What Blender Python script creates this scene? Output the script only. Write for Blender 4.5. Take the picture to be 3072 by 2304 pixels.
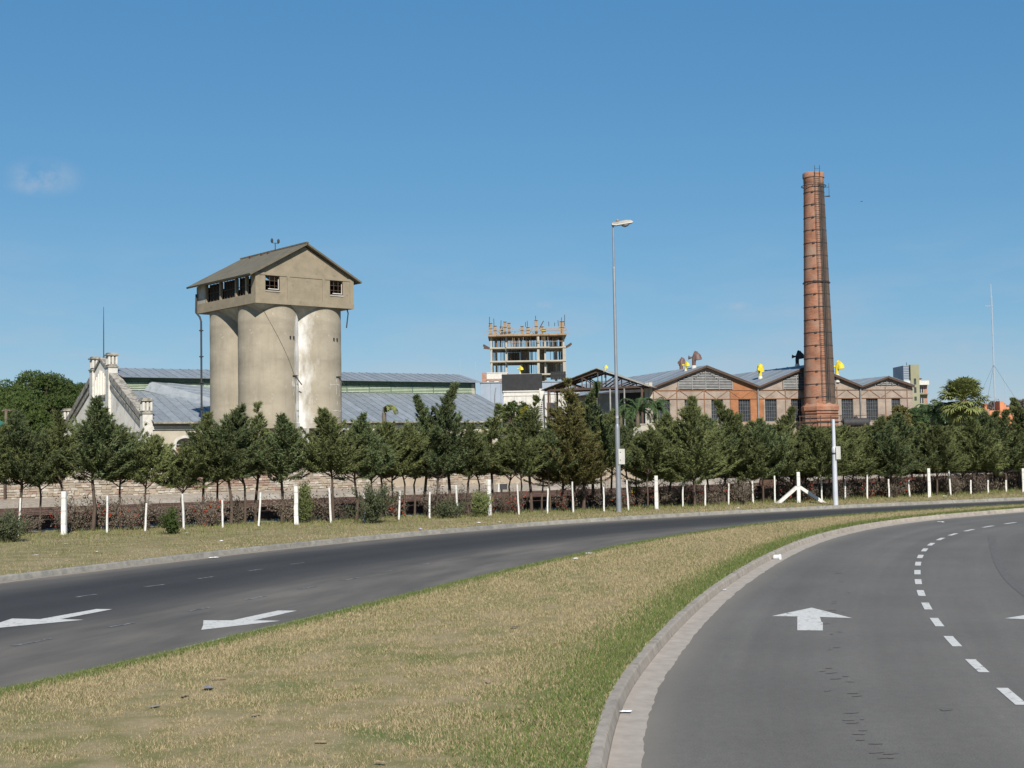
import bpy, math, random
import numpy as np
from mathutils import Vector, Matrix

for o in list(bpy.data.objects):
    bpy.data.objects.remove(o)
S = bpy.context.scene
col = S.collection
rad = math.radians
PI = math.pi

# ------------------------------------------------------------------ camera
FPX, H0, ROLL, HC = 4000.0, 1350.0, 0.017, 2.5      # measured on the 3072 x 2304 photograph
pitch = math.atan((H0 - 1152) / FPX)
cp_, sp_ = math.cos(pitch), math.sin(pitch)
def _pit(d): return Vector((d[0], d[1]*cp_ - d[2]*sp_, d[1]*sp_ + d[2]*cp_))
CR = _pit((math.cos(ROLL), 0, -math.sin(ROLL)))
CU = _pit((math.sin(ROLL), 0, math.cos(ROLL)))
CF = _pit((0, 1, 0))
CAM = Vector((0, 0, HC))
cam = bpy.data.cameras.new('camera')
cam.sensor_fit = 'HORIZONTAL'; cam.sensor_width = 36.0; cam.lens = 36.0*FPX/3072.0
cam.clip_start = 0.1; cam.clip_end = 6000
camo = bpy.data.objects.new('camera', cam); col.objects.link(camo)
camo.matrix_world = Matrix(((CR[0], CU[0], -CF[0], 0), (CR[1], CU[1], -CF[1], 0), (CR[2], CU[2], -CF[2], HC), (0, 0, 0, 1)))
S.camera = camo

def ray(x, y): return CF + CR*((x-1536)/FPX) - CU*((y-1152)/FPX)
def G(x, y, z=0.0):                      # photograph point -> point on the level ground
    d = ray(x, y); return CAM + d*((z-HC)/d[2])
def at(x, y, D):                         # photograph point -> point at distance D
    d = ray(x, y); return CAM + d*(D/d[1])

# ------------------------------------------------------------------ sky, sun, exposure
SUN_EL, SUN_AZ = rad(38), rad(12)        # azimuth: to the right of straight behind the camera
sdir = Vector((math.sin(SUN_AZ)*math.cos(SUN_EL), -math.cos(SUN_AZ)*math.cos(SUN_EL), math.sin(SUN_EL)))
w = bpy.data.worlds.new('World'); S.world = w; w.use_nodes = True
nt = w.node_tree; nt.nodes.clear()
wo = nt.nodes.new('ShaderNodeOutputWorld'); bg = nt.nodes.new('ShaderNodeBackground')
sky = nt.nodes.new('ShaderNodeTexSky'); sky.sky_type = 'NISHITA'; sky.sun_disc = False
sky.sun_elevation = SUN_EL
sky.sun_rotation = math.atan2(sdir.x, sdir.y)
sky.air_density = 1.0; sky.dust_density = 0.0; sky.ozone_density = 10; sky.altitude = 1000
SKY_STRENGTH = 0.073
# tone of the clear winter sky: a response per channel, the same in every direction
sep = nt.nodes.new('ShaderNodeSeparateColor'); cmb = nt.nodes.new('ShaderNodeCombineColor')
nt.links.new(sky.outputs[0], sep.inputs[0])
for ci, (pw_, kk) in enumerate(((.90, 1.05), (.61, 1.745), (.42, 2.74))):
    a_ = nt.nodes.new('ShaderNodeMath'); a_.operation = 'POWER'; a_.inputs[1].default_value = pw_
    b_ = nt.nodes.new('ShaderNodeMath'); b_.operation = 'MULTIPLY'; b_.inputs[1].default_value = kk
    nt.links.new(sep.outputs[ci], a_.inputs[0]); nt.links.new(a_.outputs[0], b_.inputs[0]); nt.links.new(b_.outputs[0], cmb.inputs[ci])
bg.inputs['Strength'].default_value = SKY_STRENGTH
# thin wisps of cloud, low above the horizon
tc = nt.nodes.new('ShaderNodeTexCoord'); mp = nt.nodes.new('ShaderNodeMapping'); mp.inputs['Scale'].default_value = (3.0, 3.0, 13.0)
nz = nt.nodes.new('ShaderNodeTexNoise'); nz.inputs['Scale'].default_value = 2.3; nz.inputs['Detail'].default_value = 6; nz.inputs['Roughness'].default_value = .55
rp = nt.nodes.new('ShaderNodeValToRGB'); rp.color_ramp.elements[0].position = .44; rp.color_ramp.elements[1].position = .72
rp.color_ramp.elements[1].color = (.55, .55, .55, 1)
sx = nt.nodes.new('ShaderNodeSeparateXYZ')
lowm = nt.nodes.new('ShaderNodeMapRange'); lowm.inputs[1].default_value = .02; lowm.inputs[2].default_value = .17; lowm.inputs[3].default_value = 1; lowm.inputs[4].default_value = 0
mul = nt.nodes.new('ShaderNodeMath'); mul.operation = 'MULTIPLY'
# a few small separate wisps, each in its own direction of the sky
nz2 = nt.nodes.new('ShaderNodeTexNoise'); nz2.inputs['Scale'].default_value = 38; nz2.inputs['Detail'].default_value = 7; nz2.inputs['Roughness'].default_value = .62
pr = nt.nodes.new('ShaderNodeMapRange'); pr.inputs[1].default_value = .36; pr.inputs[2].default_value = .72
puff = None
for cx_, cy_, rx_, rz_, amt in ((135, 530, .030, .016, .9), (100, 555, .022, .010, .7), (1625, 918, .020, .006, .75), (1290, 1085, .026, .012, .55), (2200, 918, .024, .006, .7), (2230, 925, .03, .005, .4), (2900, 1070, .05, .02, .45), (2750, 1090, .06, .018, .4), (310, 1095, .02, .006, .4)):
    d_ = ray(cx_, cy_).normalized(); q_ = nt.nodes.new('ShaderNodeMapping'); q_.inputs['Scale'].default_value = (1/rx_, .8/rx_, 1/rz_); q_.inputs['Location'].default_value = (-d_.x/rx_, -d_.y*.8/rx_, -d_.z/rz_)
    ln_ = nt.nodes.new('ShaderNodeVectorMath'); ln_.operation = 'LENGTH'; mr_ = nt.nodes.new('ShaderNodeMapRange'); mr_.interpolation_type = 'SMOOTHSTEP'; mr_.inputs[1].default_value = 1.0; mr_.inputs[2].default_value = .0; mr_.inputs[3].default_value = 0; mr_.inputs[4].default_value = amt
    nt.links.new(tc.outputs['Generated'], q_.inputs[0]); nt.links.new(q_.outputs[0], ln_.inputs[0]); nt.links.new(ln_.outputs['Value'], mr_.inputs[0])
    if puff is None: puff = mr_.outputs[0]
    else: mx2 = nt.nodes.new('ShaderNodeMath'); mx2.operation = 'MAXIMUM'; nt.links.new(puff, mx2.inputs[0]); nt.links.new(mr_.outputs[0], mx2.inputs[1]); puff = mx2.outputs[0]
pmul = nt.nodes.new('ShaderNodeMath'); pmul.operation = 'MULTIPLY'
add = nt.nodes.new('ShaderNodeMath'); add.operation = 'MAXIMUM'
mx = nt.nodes.new('ShaderNodeMixRGB'); mx.inputs[2].default_value = (5.0, 5.4, 6.2, 1)
L_ = nt.links.new
L_(tc.outputs['Generated'], mp.inputs[0]); L_(mp.outputs[0], nz.inputs[0]); L_(nz.outputs[0], rp.inputs[0])
L_(tc.outputs['Generated'], sx.inputs[0]); L_(sx.outputs[2], lowm.inputs[0])
L_(rp.outputs[0], mul.inputs[0]); L_(lowm.outputs[0], mul.inputs[1])
L_(tc.outputs['Generated'], nz2.inputs[0]); L_(nz2.outputs[0], pr.inputs[0])
L_(puff, pmul.inputs[0]); L_(pr.outputs[0], pmul.inputs[1]); L_(pmul.outputs[0], add.inputs[0]); L_(mul.outputs[0], add.inputs[1])
L_(add.outputs[0], mx.inputs[0]); L_(cmb.outputs[0], mx.inputs[1]); L_(mx.outputs[0], bg.inputs[0]); L_(bg.outputs[0], wo.inputs[0])
sl = bpy.data.lights.new('sun', 'SUN'); sl.energy = 4.8; sl.angle = rad(0.53); sl.color = (1, .95, .87)
so = bpy.data.objects.new('sun', sl); col.objects.link(so); so.rotation_euler = sdir.to_track_quat('Z', 'Y').to_euler(); so.location = (0, -20, 60)
S.view_settings.view_transform = 'Standard'; S.view_settings.look = 'None'; S.view_settings.exposure = 0.45; S.view_settings.gamma = 1
S.view_settings.use_curve_mapping = False

# ------------------------------------------------------------------ materials
MATS = {}
def mat(name, c, c2=None, scale=6.0, rough=.85, detail=5, mix=(.35, .65), bump=0.0, bscale=40, rnd=0.0, spec=.3, metal=0.0, coords='Object', stretch=None, c3=None, scale3=1.0, mix3=(.55, .7), transl=0.0):
    """a procedural surface: base colour c broken up with c2 (noise) and stains c3"""
    if name in MATS: return MATS[name]
    m = bpy.data.materials.new(name); m.use_nodes = True; n = m.node_tree.nodes; l = m.node_tree.links
    b = n['Principled BSDF']; b.inputs['Roughness'].default_value = rough; b.inputs['Metallic'].default_value = metal
    b.inputs['Specular IOR Level'].default_value = spec
    t = n.new('ShaderNodeTexCoord'); src = t.outputs[coords] if coords != 'World' else n.new('ShaderNodeNewGeometry').outputs['Position']
    if stretch:
        q = n.new('ShaderNodeMapping'); q.inputs['Scale'].default_value = stretch; l.new(src, q.inputs[0]); src = q.outputs[0]
    out = None
    def noise(sc, det, lo, hi):
        z = n.new('ShaderNodeTexNoise'); z.inputs['Scale'].default_value = sc; z.inputs['Detail'].default_value = det; z.inputs['Roughness'].default_value = .6
        l.new(src, z.inputs['Vector'])
        r = n.new('ShaderNodeMapRange'); r.inputs[1].default_value = lo; r.inputs[2].default_value = hi; l.new(z.outputs[0], r.inputs[0]); return r.outputs[0]
    rgb = n.new('ShaderNodeRGB'); rgb.outputs[0].default_value = (*c, 1); out = rgb.outputs[0]
    if c2:
        k = n.new('ShaderNodeMixRGB'); l.new(noise(scale, detail, *mix), k.inputs[0]); l.new(out, k.inputs[1]); k.inputs[2].default_value = (*c2, 1); out = k.outputs[0]
    if c3:
        k = n.new('ShaderNodeMixRGB'); l.new(noise(scale3, 6, *mix3), k.inputs[0]); l.new(out, k.inputs[1]); k.inputs[2].default_value = (*c3, 1); out = k.outputs[0]
    if rnd:
        oi = n.new('ShaderNodeObjectInfo'); h = n.new('ShaderNodeHueSaturation'); r = n.new('ShaderNodeMapRange'); r.inputs[3].default_value = 1-rnd; r.inputs[4].default_value = 1+rnd
        l.new(oi.outputs['Random'], r.inputs[0]); l.new(r.outputs[0], h.inputs['Value']); l.new(out, h.inputs['Color']); out = h.outputs[0]
    l.new(out, b.inputs['Base Color'])
    if bump:
        z = n.new('ShaderNodeTexNoise'); z.inputs['Scale'].default_value = bscale; z.inputs['Detail'].default_value = 4; l.new(src, z.inputs['Vector'])
        bp = n.new('ShaderNodeBump'); bp.inputs['Strength'].default_value = bump; bp.inputs['Distance'].default_value = .02; l.new(z.outputs[0], bp.inputs['Height']); l.new(bp.outputs[0], b.inputs['Normal'])
    if transl:
        tr = n.new('ShaderNodeBsdfTranslucent'); l.new(out, tr.inputs[0]); ms = n.new('ShaderNodeMixShader'); ms.inputs[0].default_value = transl
        l.new(b.outputs[0], ms.inputs[1]); l.new(tr.outputs[0], ms.inputs[2]); l.new(ms.outputs[0], n['Material Output'].inputs[0])
    MATS[name] = m; return m

def brick_mat(name, c1, c2, mortar, bw=.25, bh=.075, cyl=None, stain=None, rough=.9, off=0.0, stain_scale=.7, stain_mix=(.5, .68)):
    m = bpy.data.materials.new(name); m.use_nodes = True; n = m.node_tree.nodes; l = m.node_tree.links; b = n['Principled BSDF']
    b.inputs['Roughness'].default_value = rough; b.inputs['Specular IOR Level'].default_value = .25
    t = n.new('ShaderNodeTexCoord'); s = n.new('ShaderNodeSeparateXYZ'); l.new(t.outputs['Object'], s.inputs[0])
    cb = n.new('ShaderNodeCombineXYZ')
    if cyl:
        a = n.new('ShaderNodeMath'); a.operation = 'ARCTAN2'; l.new(s.outputs[1], a.inputs[0]); l.new(s.outputs[0], a.inputs[1])
        k = n.new('ShaderNodeMath'); k.operation = 'MULTIPLY'; k.inputs[1].default_value = cyl; l.new(a.outputs[0], k.inputs[0]); l.new(k.outputs[0], cb.inputs[0])
    else:
        k = n.new('ShaderNodeMath'); k.operation = 'ADD'; l.new(s.outputs[0], k.inputs[0]); l.new(s.outputs[1], k.inputs[1]); l.new(k.outputs[0], cb.inputs[0])
    l.new(s.outputs[2], cb.inputs[1])
    br = n.new('ShaderNodeTexBrick'); br.inputs['Scale'].default_value = 1; br.inputs['Brick Width'].default_value = bw; br.inputs['Row Height'].default_value = bh; br.inputs['Mortar Size'].default_value = .012
    br.inputs['Color1'].default_value = (*c1, 1); br.inputs['Color2'].default_value = (*c2, 1); br.inputs['Mortar'].default_value = (*mortar, 1); br.inputs['Bias'].default_value = off
    l.new(cb.outputs[0], br.inputs[0]); out = br.outputs[0]
    z = n.new('ShaderNodeTexNoise'); z.inputs['Scale'].default_value = 1.3; z.inputs['Detail'].default_value = 8; l.new(t.outputs['Object'], z.inputs[0])
    hs = n.new('ShaderNodeHueSaturation'); r = n.new('ShaderNodeMapRange'); r.inputs[1].default_value = .3; r.inputs[2].default_value = .7; r.inputs[3].default_value = .78; r.inputs[4].default_value = 1.2
    l.new(z.outputs[0], r.inputs[0]); l.new(r.outputs[0], hs.inputs['Value']); l.new(out, hs.inputs['Color']); out = hs.outputs[0]
    if stain:
        z2 = n.new('ShaderNodeTexNoise'); z2.inputs['Scale'].default_value = stain_scale; z2.inputs['Detail'].default_value = 6; l.new(t.outputs['Object'], z2.inputs[0])
        r2 = n.new('ShaderNodeMapRange'); r2.inputs[1].default_value = stain_mix[0]; r2.inputs[2].default_value = stain_mix[1]; r2.inputs[4].default_value = .85; l.new(z2.outputs[0], r2.inputs[0])
        k = n.new('ShaderNodeMixRGB'); l.new(r2.outputs[0], k.inputs[0]); l.new(out, k.inputs[1]); k.inputs[2].default_value = (*stain, 1); out = k.outputs[0]
    l.new(out, b.inputs['Base Color'])
    bp = n.new('ShaderNodeBump'); bp.inputs['Strength'].default_value = .5; bp.inputs['Distance'].default_value = .01; bp.invert = True; l.new(br.outputs[1], bp.inputs['Height']); l.new(bp.outputs[0], b.inputs['Normal'])
    MATS[name] = m; return m

# ------------------------------------------------------------------ mesh helpers
def link(o, parent=None):
    col.objects.link(o)
    if parent is not None: o.parent = parent
    return o
def tag(o, label=None, cat=None, group=None, kind=None):
    if label: o['label'] = label
    if cat: o['category'] = cat
    if group: o['group'] = group
    if kind: o['kind'] = kind
    return o
def empty(name, loc, rz=0.0):
    o = bpy.data.objects.new(name, None); o.empty_display_size = .3; o.location = loc; o.rotation_euler = (0, 0, rz); col.objects.link(o); return o

class MB:
    def __init__(s): s.v = []; s.f = []
    def add(s, vs, fs):
        b = len(s.v); s.v += [tuple(x) for x in vs]; s.f += [tuple(b+i for i in f) for f in fs]; return s
    def box(s, x0, x1, y0, y1, z0, z1):
        return s.add([(x0,y0,z0),(x1,y0,z0),(x1,y1,z0),(x0,y1,z0),(x0,y0,z1),(x1,y0,z1),(x1,y1,z1),(x0,y1,z1)],
                     [(0,3,2,1),(4,5,6,7),(0,1,5,4),(1,2,6,5),(2,3,7,6),(3,0,4,7)])
    def bar(s, a, b, wd, ht, up=(0, 0, 1)):          # rectangular bar from a to b
        a = Vector(a); b = Vector(b); d = (b-a).normalized(); u = Vector(up)
        if abs(d.dot(u)) > .98: u = Vector((0, 1, 0))
        sd = d.cross(u).normalized(); u = sd.cross(d).normalized(); sd *= wd/2; u *= ht/2
        return s.add([a-sd-u, a+sd-u, a+sd+u, a-sd+u, b-sd-u, b+sd-u, b+sd+u, b-sd+u], [(0,1,2,3),(4,7,6,5),(0,4,5,1),(1,5,6,2),(2,6,7,3),(3,7,4,0)])
    def tube(s, pts, rs, n=8, caps=True):
        pts = [Vector(p) for p in pts]
        if not hasattr(rs, '__len__'): rs = [rs]*len(pts)
        b = len(s.v); ref = None
        for i, p in enumerate(pts):
            d = (pts[min(i+1, len(pts)-1)] - pts[max(i-1, 0)]).normalized()
            if ref is None: ref = Vector((1, 0, 0)) if abs(d.x) < .9 else Vector((0, 1, 0))
            a = (ref - d*ref.dot(d)).normalized(); c = d.cross(a); ref = a
            for k in range(n):
                t = 2*PI*k/n; q = p + (a*math.cos(t) + c*math.sin(t))*rs[i]; s.v.append(tuple(q))
        for i in range(len(pts)-1):
            for k in range(n):
                k2 = (k+1) % n; s.f.append((b+i*n+k, b+i*n+k2, b+(i+1)*n+k2, b+(i+1)*n+k))
        if caps:
            s.f.append(tuple(b+k for k in reversed(range(n)))); e = b+(len(pts)-1)*n; s.f.append(tuple(e+k for k in range(n)))
        return s
    def lathe(s, prof, n=24, cx=0, cy=0, ph=0.0):    # (radius, z) profile about a vertical axis
        b = len(s.v)
        for r_, z in prof:
            for k in range(n):
                t = 2*PI*k/n + ph; s.v.append((cx + r_*math.cos(t), cy + r_*math.sin(t), z))
        for i in range(len(prof)-1):
            for k in range(n):
                k2 = (k+1) % n; s.f.append((b+i*n+k, b+i*n+k2, b+(i+1)*n+k2, b+(i+1)*n+k))
        s.f.append(tuple(b+k for k in reversed(range(n)))); e = b+(len(prof)-1)*n; s.f.append(tuple(e+k for k in range(n)))
        return s
    def prism(s, poly, ax, t0, t1):                  # polygon of 2D points extruded along axis ax
        def m(p, t):
            return (t, p[0], p[1]) if ax == 0 else ((p[0], t, p[1]) if ax == 1 else (p[0], p[1], t))
        n = len(poly); b = len(s.v)
        s.v += [m(p, t0) for p in poly] + [m(p, t1) for p in poly]
        s.f.append(tuple(b+i for i in range(n))); s.f.append(tuple(b+n+i for i in reversed(range(n))))
        for i in range(n):
            j = (i+1) % n; s.f.append((b+i, b+n+i, b+n+j, b+j))
        return s
    def slab(s, q, th):                              # four corners given a thickness along the face normal
        q = [Vector(p) for p in q]; n = (q[1]-q[0]).cross(q[-1]-q[0]).normalized()*th
        k = len(q); b = len(s.v)
        s.v += [tuple(p) for p in q] + [tuple(p-n) for p in q]
        s.f.append(tuple(b+i for i in range(k))); s.f.append(tuple(b+k+i for i in reversed(range(k))))
        for i in range(k):
            j = (i+1) % k; s.f.append((b+i, b+k+i, b+k+j, b+j))
        return s
    def mesh(s, name, m, smooth=False):
        me = bpy.data.meshes.new(name); me.from_pydata(s.v, [], s.f); me.validate(); me.update()
        import bmesh
        bm = bmesh.new(); bm.from_mesh(me); bmesh.ops.recalc_face_normals(bm, faces=bm.faces); bm.to_mesh(me); bm.free()
        me.materials.append(m)
        if smooth:
            me.polygons.foreach_set('use_smooth', [True]*len(me.polygons))
            try: me.set_sharp_from_angle(angle=rad(40))
            except Exception: pass
        return me
    def build(s, name, m, parent=None, smooth=False):
        return link(bpy.data.objects.new(name, s.mesh(name, m, smooth)), parent)

def tri_mesh(name, T, m):
    """T: (N,3,3) array of loose triangles"""
    T = np.asarray(T, np.float32).reshape(-1, 3, 3); n = len(T); me = bpy.data.meshes.new(name)
    me.vertices.add(n*3); me.vertices.foreach_set('co', T.ravel()); me.loops.add(n*3); me.loops.foreach_set('vertex_index', np.arange(n*3, dtype=np.int32))
    me.polygons.add(n); me.polygons.foreach_set('loop_start', np.arange(0, n*3, 3, dtype=np.int32)); me.polygons.foreach_set('loop_total', np.full(n, 3, np.int32))
    me.update(); me.materials.append(m); return me
def place(name, me, parent=None, loc=None, rz=None):
    o = link(bpy.data.objects.new(name, me), parent)
    if loc is not None: o.location = loc
    if rz is not None: o.rotation_euler = (0, 0, rz)
    return o
def unit(a): return a/np.maximum(np.linalg.norm(a, axis=-1, keepdims=True), 1e-9)
def leaves(P, D, ln, wd, rng):
    """triangular leaves at points P pointing along D"""
    n = len(P); s_ = unit(np.cross(D, unit(rng.normal(size=(n, 3)))))
    ln = np.broadcast_to(ln, (n,))[:, None]; wd = np.broadcast_to(wd, (n,))[:, None]
    return np.stack([P - s_*wd*.5, P + s_*wd*.5, P + D*ln], 1)

ORD = ['first', 'second', 'third', 'fourth', 'fifth', 'sixth', 'seventh', 'eighth', 'ninth', 'tenth', 'eleventh', 'twelfth', 'thirteenth', 'fourteenth', 'fifteenth', 'sixteenth', 'seventeenth', 'eighteenth']

# ================================================================== SETTING: ground, roads, kerbs
ZV = 0.11                                # top of the kerbs, the median and the verge
def px5(L): return [(1600+.6655*u, 1500+.6655*v) for u, v in L]
def curve(pxs, z=0.0, step=.5, back=0, fwd=0):
    """photograph points -> evenly spaced smooth line on the ground, lengthened at both ends"""
    P = [np.array(G(x, y, z)[:2]) for x, y in pxs]
    if back:
        d = unit(P[0]-P[1]); P = [P[0]+d*back*k for k in (1.0, .66, .33)] + P
    if fwd:
        d = unit(P[-1]-P[-3]); P = P + [P[-1]+d*fwd*k for k in (.33, .66, 1.0)]
    P = np.array(P)
    for _ in range(3):                   # relax the hand-read points
        Q = P.copy(); Q[1:-1] = .25*P[:-2]+.5*P[1:-1]+.25*P[2:]; P = Q
    out = []
    Pe = np.vstack([2*P[0]-P[1], P, 2*P[-1]-P[-2]])
    for i in range(1, len(Pe)-2):
        p0, p1, p2, p3 = Pe[i-1:i+3]
        for t in np.linspace(0, 1, 16, endpoint=False):
            out.append(.5*((2*p1)+(-p0+p2)*t+(2*p0-5*p1+4*p2-p3)*t*t+(-p0+3*p1-3*p2+p3)*t**3))
    out = np.array(out+[P[-1]]); s_ = np.r_[0, np.cumsum(np.linalg.norm(np.diff(out, axis=0), axis=1))]
    q = np.arange(0, s_[-1], step); return np.stack([np.interp(q, s_, out[:, 0]), np.interp(q, s_, out[:, 1])], 1)
def normals(P):
    d = unit(np.gradient(P, axis=0)); return np.stack([-d[:, 1], d[:, 0]], 1)      # to the left of travel
def offset(P, a): return P + normals(P)*a
def strip(A, B, za, zb, mb=None):
    """sheet between two lines of equal length"""
    mb = mb or MB(); n = len(A); b = len(mb.v)
    za = np.broadcast_to(za, (n,)); zb = np.broadcast_to(zb, (n,))
    for i in range(n): mb.v.append((A[i][0], A[i][1], za[i])); mb.v.append((B[i][0], B[i][1], zb[i]))
    for i in range(n-1): mb.f.append((b+2*i, b+2*i+1, b+2*i+3, b+2*i+2))
    return mb
def road_sheet(A, B, name, m, nx=16, z=0.0):
    """carriageway as a grid between two lines, with metres across and along kept in a UV map"""
    n = len(A); mb = MB(); uvs = []; al = 0.0
    for i in range(n):
        if i: al += float(np.linalg.norm((A[i]+B[i])/2-(A[i-1]+B[i-1])/2))
        wd = float(np.linalg.norm(B[i]-A[i]))
        for k in range(nx+1): p = A[i]*(1-k/nx)+B[i]*k/nx; mb.v.append((p[0], p[1], z)); uvs.append((wd*k/nx, al))
    for i in range(n-1):
        for k in range(nx): a = i*(nx+1)+k; mb.f.append((a, a+1, a+nx+2, a+nx+1))
    o = upfaces(mb.build(name, m)); me = o.data; lay = me.uv_layers.new(name='road')
    for lp_ in me.loops: lay.data[lp_.index].uv = uvs[lp_.vertex_index]
    return o
def resample(P, n):
    s_ = np.r_[0, np.cumsum(np.linalg.norm(np.diff(P, axis=0), axis=1))]; q = np.linspace(0, s_[-1], n)
    return np.stack([np.interp(q, s_, P[:, 0]), np.interp(q, s_, P[:, 1])], 1)
def upfaces(o):
    me = o.data
    if sum(p.normal.z for p in me.polygons) < 0: me.flip_normals()
    return o

# kerb foot of the median on the right-hand carriageway
kerbR = curve(px5([(320,1208),(340,1060),(385,930),(450,830),(520,740),(600,645),(680,555),(760,475),(850,402),(950,337),(1050,277),(1150,226),(1250,183),(1350,153),(1500,122),(1650,101),(1800,84),(2000,67),(2212,52)]), 0, .5, 14, 40)
# far kerb foot of the left-hand carriageway
kerbL = curve([(0,1748),(212,1722),(484,1686),(678,1661),(1000,1629),(1250,1605),(1450,1588),(1631,1574),(1812,1563),(1993,1552),(2250,1539),(2397,1531),(2594,1521),(2791,1511),(3072,1501)], 0, .5, 40, 60)
# grass edge of the median on the left-hand carriageway (top of its hidden kerb)
medL = curve([(0,2079),(226,2032),(452,1975),(678,1916),(900,1864),(1126,1812),(1352,1754),(1578,1697),(1804,1645),(2000,1611),(2200,1580),(2397,1559),(2594,1541),(2791,1529),(3072,1517)], ZV, .5, 25, 40)

M_soil = mat('dry_soil', (.23, .19, .13), (.17, .16, .09), 1.2, .95, 8, c3=(.12, .13, .05), scale3=.15, coords='World')
M_grass = mat('dry_lawn', (.275, .217, .127), (.18, .158, .070), 2.6, .95, 9, (.40, .62), bump=.6, bscale=55, coords='World', c3=(.105, .128, .040), scale3=.6, mix3=(.52, .68), spec=.1)
M_verge = mat('verge_lawn', (.25, .20, .112), (.155, .143, .06), 1.6, .95, 9, (.40, .62), bump=.6, bscale=40, coords='World', c3=(.27, .215, .13), scale3=.4, mix3=(.52, .68), spec=.1)
def asphalt(name, c, dust, dustw, width, tracks, edge2=True, rough=.92, spec=.2, patch=.8):
    """asphalt with aggregate, long streaks from wheels and dust swept to the edges; the UV map holds metres across and along"""
    m = bpy.data.materials.new(name); m.use_nodes = True; n = m.node_tree.nodes; l = m.node_tree.links; b = n['Principled BSDF']; b.inputs['Roughness'].default_value = rough; b.inputs['Specular IOR Level'].default_value = spec
    uv = n.new('ShaderNodeUVMap'); uv.uv_map = 'road'; sx_ = n.new('ShaderNodeSeparateXYZ'); l.new(uv.outputs[0], sx_.inputs[0]); geo = n.new('ShaderNodeNewGeometry')
    def noise(src, sc, det, lo, hi, a=0.0, b_=1.0, stretch=None):
        if stretch:
            q = n.new('ShaderNodeMapping'); q.inputs['Scale'].default_value = stretch; l.new(src, q.inputs[0]); src = q.outputs[0]
        z = n.new('ShaderNodeTexNoise'); z.inputs['Scale'].default_value = sc; z.inputs['Detail'].default_value = det; z.inputs['Roughness'].default_value = .6; l.new(src, z.inputs['Vector'])
        r = n.new('ShaderNodeMapRange'); r.inputs[1].default_value = lo; r.inputs[2].default_value = hi; r.inputs[3].default_value = a; r.inputs[4].default_value = b_; l.new(z.outputs[0], r.inputs[0]); return r.outputs[0]
    def mth(op, x, y):
        q = n.new('ShaderNodeMath'); q.operation = op
        for i, v in enumerate((x, y)):
            if isinstance(v, (int, float)): q.inputs[i].default_value = v
            else: l.new(v, q.inputs[i])
        return q.outputs[0]
    val = mth('MULTIPLY', noise(geo.outputs['Position'], 60, 3, .3, .7, .76, 1.26), noise(geo.outputs['Position'], 9, 6, .3, .7, .93, 1.07))                      # aggregate
    val = mth('MULTIPLY', val, noise(uv.outputs[0], 1.0, 5, .3, .7, .90, 1.10, (1.6, .035, 1)))   # streaks along the road
    val = mth('MULTIPLY', val, noise(geo.outputs['Position'], .28, 5, .3, .7, 1-.14*patch, 1+.14*patch))
    for u in tracks:                                                                     # polished wheel tracks
        d = mth('ABSOLUTE', mth('SUBTRACT', sx_.outputs[0], u), 0); r = n.new('ShaderNodeMapRange'); r.interpolation_type = 'SMOOTHSTEP'; r.inputs[1].default_value = 0; r.inputs[2].default_value = .55; r.inputs[3].default_value = .95; r.inputs[4].default_value = 1; l.new(d, r.inputs[0]); val = mth('MULTIPLY', val, r.outputs[0])
    base = n.new('ShaderNodeMixRGB'); base.blend_type = 'MULTIPLY'; base.inputs[0].default_value = 1; base.inputs[1].default_value = (*c, 1); cb = n.new('ShaderNodeCombineColor')
    for i in range(3): l.new(val, cb.inputs[i])
    l.new(cb.outputs[0], base.inputs[2]); out = base.outputs[0]
    def edge(dist):
        r = n.new('ShaderNodeMapRange'); r.inputs[1].default_value = 0; r.inputs[2].default_value = dustw; r.inputs[3].default_value = 1; r.inputs[4].default_value = 0; l.new(dist, r.inputs[0])
        return mth('POWER', mth('MULTIPLY', r.outputs[0], noise(uv.outputs[0], 1.0, 6, .25, .75, .55, 1.35, (.9, .25, 1))), 1.6)
    k = edge(sx_.outputs[0])
    if edge2: k = mth('MAXIMUM', k, mth('MULTIPLY', edge(mth('SUBTRACT', width, sx_.outputs[0])), .6))
    mx_ = n.new('ShaderNodeMixRGB'); l.new(k, mx_.inputs[0]); l.new(out, mx_.inputs[1]); mx_.inputs[2].default_value = (*dust, 1); l.new(mx_.outputs[0], b.inputs['Base Color'])
    z = n.new('ShaderNodeTexNoise'); z.inputs['Scale'].default_value = 130; l.new(geo.outputs['Position'], z.inputs['Vector']); bp = n.new('ShaderNodeBump'); bp.inputs['Strength'].default_value = .4; bp.inputs['Distance'].default_value = .01; l.new(z.outputs[0], bp.inputs['Height']); l.new(bp.outputs[0], b.inputs['Normal'])
    MATS[name] = m; return m
M_asR = asphalt('worn_grey_asphalt', (.122, .114, .102), (.17, .155, .13), .5, 13, (1.0, 2.6, 4.6, 6.3), False)
M_asL = asphalt('dark_asphalt', (.040, .039, .037), (.17, .15, .125), 2.6, 7.6, (1.6, 3.0, 4.4, 5.8), True, .85, .25)
M_gut = mat('gutter_concrete', (.36, .315, .265), (.29, .25, .21), 5, .9, 8, bump=.3, bscale=120, coords='World', c3=(.20, .175, .145), scale3=1.4, mix3=(.60, .75))
M_kerb = mat('kerb_concrete', (.335, .295, .245), (.24, .21, .175), 6, .9, 8, bump=.4, bscale=90, coords='World', c3=(.15, .135, .11), scale3=2.5, mix3=(.58, .72), rnd=.06)
M_kerbL = mat('weathered_kerb_concrete', (.25, .235, .205), (.16, .152, .135), 5, .9, 8, bump=.4, bscale=90, coords='World', c3=(.36, .34, .30), scale3=1.2, mix3=(.60, .75), rnd=.1)
M_sand = mat('road_edge_sand', (.27, .225, .175), (.20, .175, .14), 7, .95, 8, coords='World')
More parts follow.
